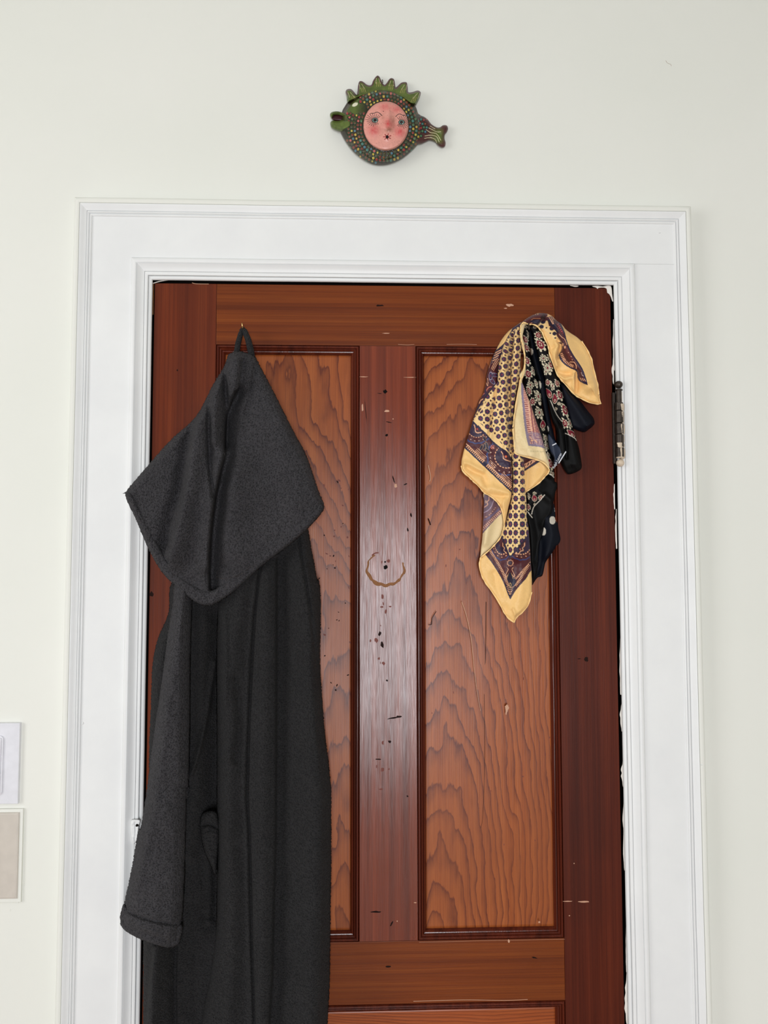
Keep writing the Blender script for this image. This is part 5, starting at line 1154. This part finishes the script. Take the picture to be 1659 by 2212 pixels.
# face
face_o = [(690+(790+277*math.cos(a))/5.53, 140+(732+297*math.sin(a))/5.53) for a in [2*PI*k/28 for k in range(28)]]
PK = lin((226, 158, 144))
def paint_face(x, y):
    X = (x-690)*5.53; Y_ = (y-140)*5.53; c = base_col(x, PK)*(1+.08*fbm(x/5, y/5, 2)[:, None])
    def blush(cx, cy, rx, ry, col_, s):
        nonlocal c
        w_ = (s*np.exp(-(((X-cx)/rx)**2+((Y_-cy)/ry)**2))*(1+.5*fbm(x/3, y/3, 8)))[:, None]; w_ = np.clip(w_, 0, 1); c = c*(1-w_)+col_*w_
    R_ = lin((206, 66, 74))
    for cx, cy in ((650, 780), (960, 800)): blush(cx, cy, 62, 62, R_, .75)
    for cx, cy in ((780, 500), (925, 530)): blush(cx, cy, 65, 50, R_, .5)
    blush(828, 700, 48, 52, lin((200, 60, 64)), .85); blush(830, 780, 50, 26, lin((130, 84, 60)), .7); blush(880, 660, 30, 60, lin((150, 96, 76)), .5); blush(760, 620, 30, 40, lin((170, 100, 80)), .35)
    BK = lin((26, 20, 22))
    for cx, cy in ((664, 662), (980, 686)):
        d = np.hypot((X-cx)/38, (Y_-cy)/30); fill(c, d < 1, BK); fill(c, d < .82, lin((110, 140, 134))); fill(c, np.hypot(X-cx, Y_-cy) < 19, BK); fill(c, np.hypot(X-cx-14, Y_-cy-18) < 6, lin((190, 200, 190)))
        sg = -1 if cx < 800 else 1
        for k_ in range(22):
            a = 2*PI*k_/22+.1; l0, l1 = 34, 62+(22 if (math.cos(a)*sg > .2) else 0)+(14 if math.sin(a) < 0 else 0)
            if math.cos(a)*sg < -.75: continue
            fill(c, line_mask(x, y, FZ([(cx+l0*1.1*math.cos(a), cy+l0*.9*math.sin(a)), (cx+l1*1.15*math.cos(a), cy+l1*.95*math.sin(a))]), .50, sm=False), BK)
    fill(c, line_mask(x, y, FZ([(610, 580), (650, 578), (690, 566), (720, 580), (748, 608)]), .7), BK); fill(c, line_mask(x, y, FZ([(912, 618), (940, 592), (970, 590), (1000, 604), (1025, 604)]), .7), BK)
    for k_ in range(7):
        a = 2*PI*k_/7-.4; fill(c, line_mask(x, y, FZ([(810, 862), (810+46*math.cos(a), 862+38*math.sin(a))]), .9, sm=False), lin((150, 22, 36)))
    fill(c, np.hypot((X-810)/17, (Y_-862)/21) < 1, lin((30, 12, 14))); fill(c, np.hypot(X-764, Y_-555) < 6, lin((60, 20, 26)))
    for k_ in range(60):
        a = hash2(np.array([k_]), np.array([3]), 1)[0]*2*PI; r = 265*math.sqrt(hash2(np.array([k_]), np.array([9]), 1)[0]); fill(c, np.hypot(X-790-r*math.cos(a), Y_-740-r*math.sin(a)) < 3.2, c.mean(0)*.45)
    return c
def h_face(x, y):
    X = (x-690)*5.53; Y_ = (y-140)*5.53; g = lambda cx, cy, rx, ry, a: a*np.exp(-(((X-cx)/rx)**2+((Y_-cy)/ry)**2))
    r = np.clip(np.hypot((X-790)/290, (Y_-732)/310), 0, 1)
    return .008*np.sqrt(1-r**2.4+1e-6)+g(828, 710, 46, 62, .008)+g(825, 620, 26, 80, .003)+g(640, 790, 70, 70, .0025)+g(970, 800, 60, 70, .0025)+g(664, 662, 60, 40, -.0018)+g(980, 686, 55, 40, -.0018)+g(664, 662, 28, 24, .002)+g(980, 686, 28, 24, .002)+g(810, 862, 50, 40, .002)+g(810, 862, 16, 16, -.003)+g(780, 500, 120, 80, .002)+g(900, 730, 16, 30, -.002)
V, q, K = cloth(face_o, .55, .0300, 5, .003, h_face, paint_face)
o = new_mesh('face', V, q, M_clay, fish, col=K); solid(o, .006)
b = MB(); b.tube([pt(690+752/5.53, 140+178/5.53, 0.0), pt(690+752/5.53, 140+178/5.53, -.006), pt(690+756/5.53, 140+186/5.53, -.007), pt(690+758/5.53, 140+215/5.53, -.007)], .0006, 6); b.build('hanging_wire', M_bronze, fish, True)
adopt(fish)
#SECTION plates
sw = empty('light_switch', pt(-10, 1650, 0)); tag(sw, 'white light switch plate with rounded dimmer, upper of two plates left of the door', 'light switch')
def pxbox(b, x0, y0, x1, y1, d0, d1, bev):
    A = pt((x0+x1)/2, y0, -d1); Bq = pt((x0+x1)/2, y1, -d1); xl = pt(x0, (y0+y1)/2, -d1)[0]; xr = pt(x1, (y0+y1)/2, -d1)[0]
    b.box(xl, xr, -d1, -d0, Bq[2], A[2], bev)
b = MB(); pxbox(b, -138, 1563, 40.5, 1738, -.0002, .007, .0012); b.build('wall_plate', M_white_plastic, sw)
def rrect(cx, cz, w_, h_, r, y0, y1, bev, n=6):
    """rounded rectangular button"""
    def loop(e, y):
        P = []
        for sx, sz, a0 in ((1, 1, 0), (-1, 1, 90), (-1, -1, 180), (1, -1, 270)):
            for k in range(n+1):
                a = math.radians(a0+90*k/n); P.append((cx+sx*(w_/2-r)+(r-e)*math.cos(a), y, cz+sz*(h_/2-r)+(r-e)*math.sin(a)))
        return P
    Ls = [loop(0, y1), loop(0, y0+bev), loop(bev*.3, y0+bev*.3), loop(bev, y0)]; m_ = len(Ls[0]); b = MB(); v = [p for l_ in Ls for p in l_]
    f = [(i*m_+k, i*m_+(k+1) % m_, (i+1)*m_+(k+1) % m_, (i+1)*m_+k) for i in range(3) for k in range(m_)]+[tuple(3*m_+k for k in range(m_))]
    b.add(v, f); return b
cxs = pt(-49, 1654, -.010)[0]; czs = pt(0, 1654, -.010)[2]; wd = 2*(pt(5, 1654, -.010)[0]-cxs); hh = pt(5, 1590, -.01)[2]-pt(5, 1719, -.01)[2]
rrect(cxs, czs, wd, hh, .006, -.0095, -.0068, .0008).build('dimmer_surround', M_white_plastic, sw)
for k_ in range(3):
    rrect(cxs, czs+(k_-1)*(hh-.006)/3, wd-.006, (hh-.006)/3-.0005, .0012, -.0112, -.0093, .0006).build('button', M_white_plastic, sw)
adopt(sw)
bpn = empty('blank_plate', pt(-20, 1850, 0)); tag(bpn, 'beige blank wall plate in a painted white surround, below the white switch', 'wall plate')
b = MB(); pxbox(b, -120, 1748.5, 47.5, 1950.5, -.0002, .0045, .0008); b.build('surround', M_wall, bpn)
b = MB(); pxbox(b, -110, 1756.5, 38.5, 1944, .0040, .0075, .0030); b.build('cover', M_beige_plastic, bpn)
for (x_, y_) in ((-36, 1775), (-36, 1925)):
    zz = pt(x_, y_, -.0078); b = MB(); n_ = 14
    v = [(zz[0]+.0035*math.cos(2*PI*k/n_), -.0082, zz[2]+.0035*math.sin(2*PI*k/n_)) for k in range(n_)]+[(zz[0]+.0038*math.cos(2*PI*k/n_), -.0074, zz[2]+.0038*math.sin(2*PI*k/n_)) for k in range(n_)]
    b.add(v, [tuple(range(n_))]+[(k, n_+k, n_+(k+1) % n_, (k+1) % n_) for k in range(n_)]); b.build('screw', M_beige_plastic, bpn)
adopt(bpn)
# paint drips on the wall and casing, and the loose hair stuck in the paint
wb = bpy.data.objects['wall_back']
def drip(x_, y_, rx, ry, Y, parent, mt):
    P = [(x_+rx*math.cos(2*PI*k/10), y_+ry*math.sin(2*PI*k/10)) for k in range(10)]
    V, q, _ = cloth(P, .8, -Y-.0002, max(rx, ry), .0012, None, n=3); o = new_mesh('paint_drip', V, q, mt, parent); solid(o, .0008)
    bpy.context.view_layer.update(); o.matrix_parent_inverse = parent.matrix_world.inverted()
for x_, y_ in ((53, 1911), (22, 1966), (1443, 136), (40, 1948)): drip(x_, y_, 2.0, 3.6, 0, wb, M_wall)
drip(179, 1562, 2.2, 3.4, -.020, bpy.data.objects['trim_1'], M_trim); drip(1424, 503, 3, 2, -.020, bpy.data.objects['trim_2'], M_trim); drip(1516, 1652, 2, 2, -.0272, bpy.data.objects['trim_3'], M_trim)
b = MB(); b.tube([pt(x_, y_, -.0006) for x_, y_ in ((1438, 131), (1441, 136), (1445, 138), (1449, 139), (1450, 143))], .0004, 5); o = b.build('stuck_hair', M_resid, wb)
bpy.context.view_layer.update(); o.matrix_parent_inverse = wb.matrix_world.inverted()
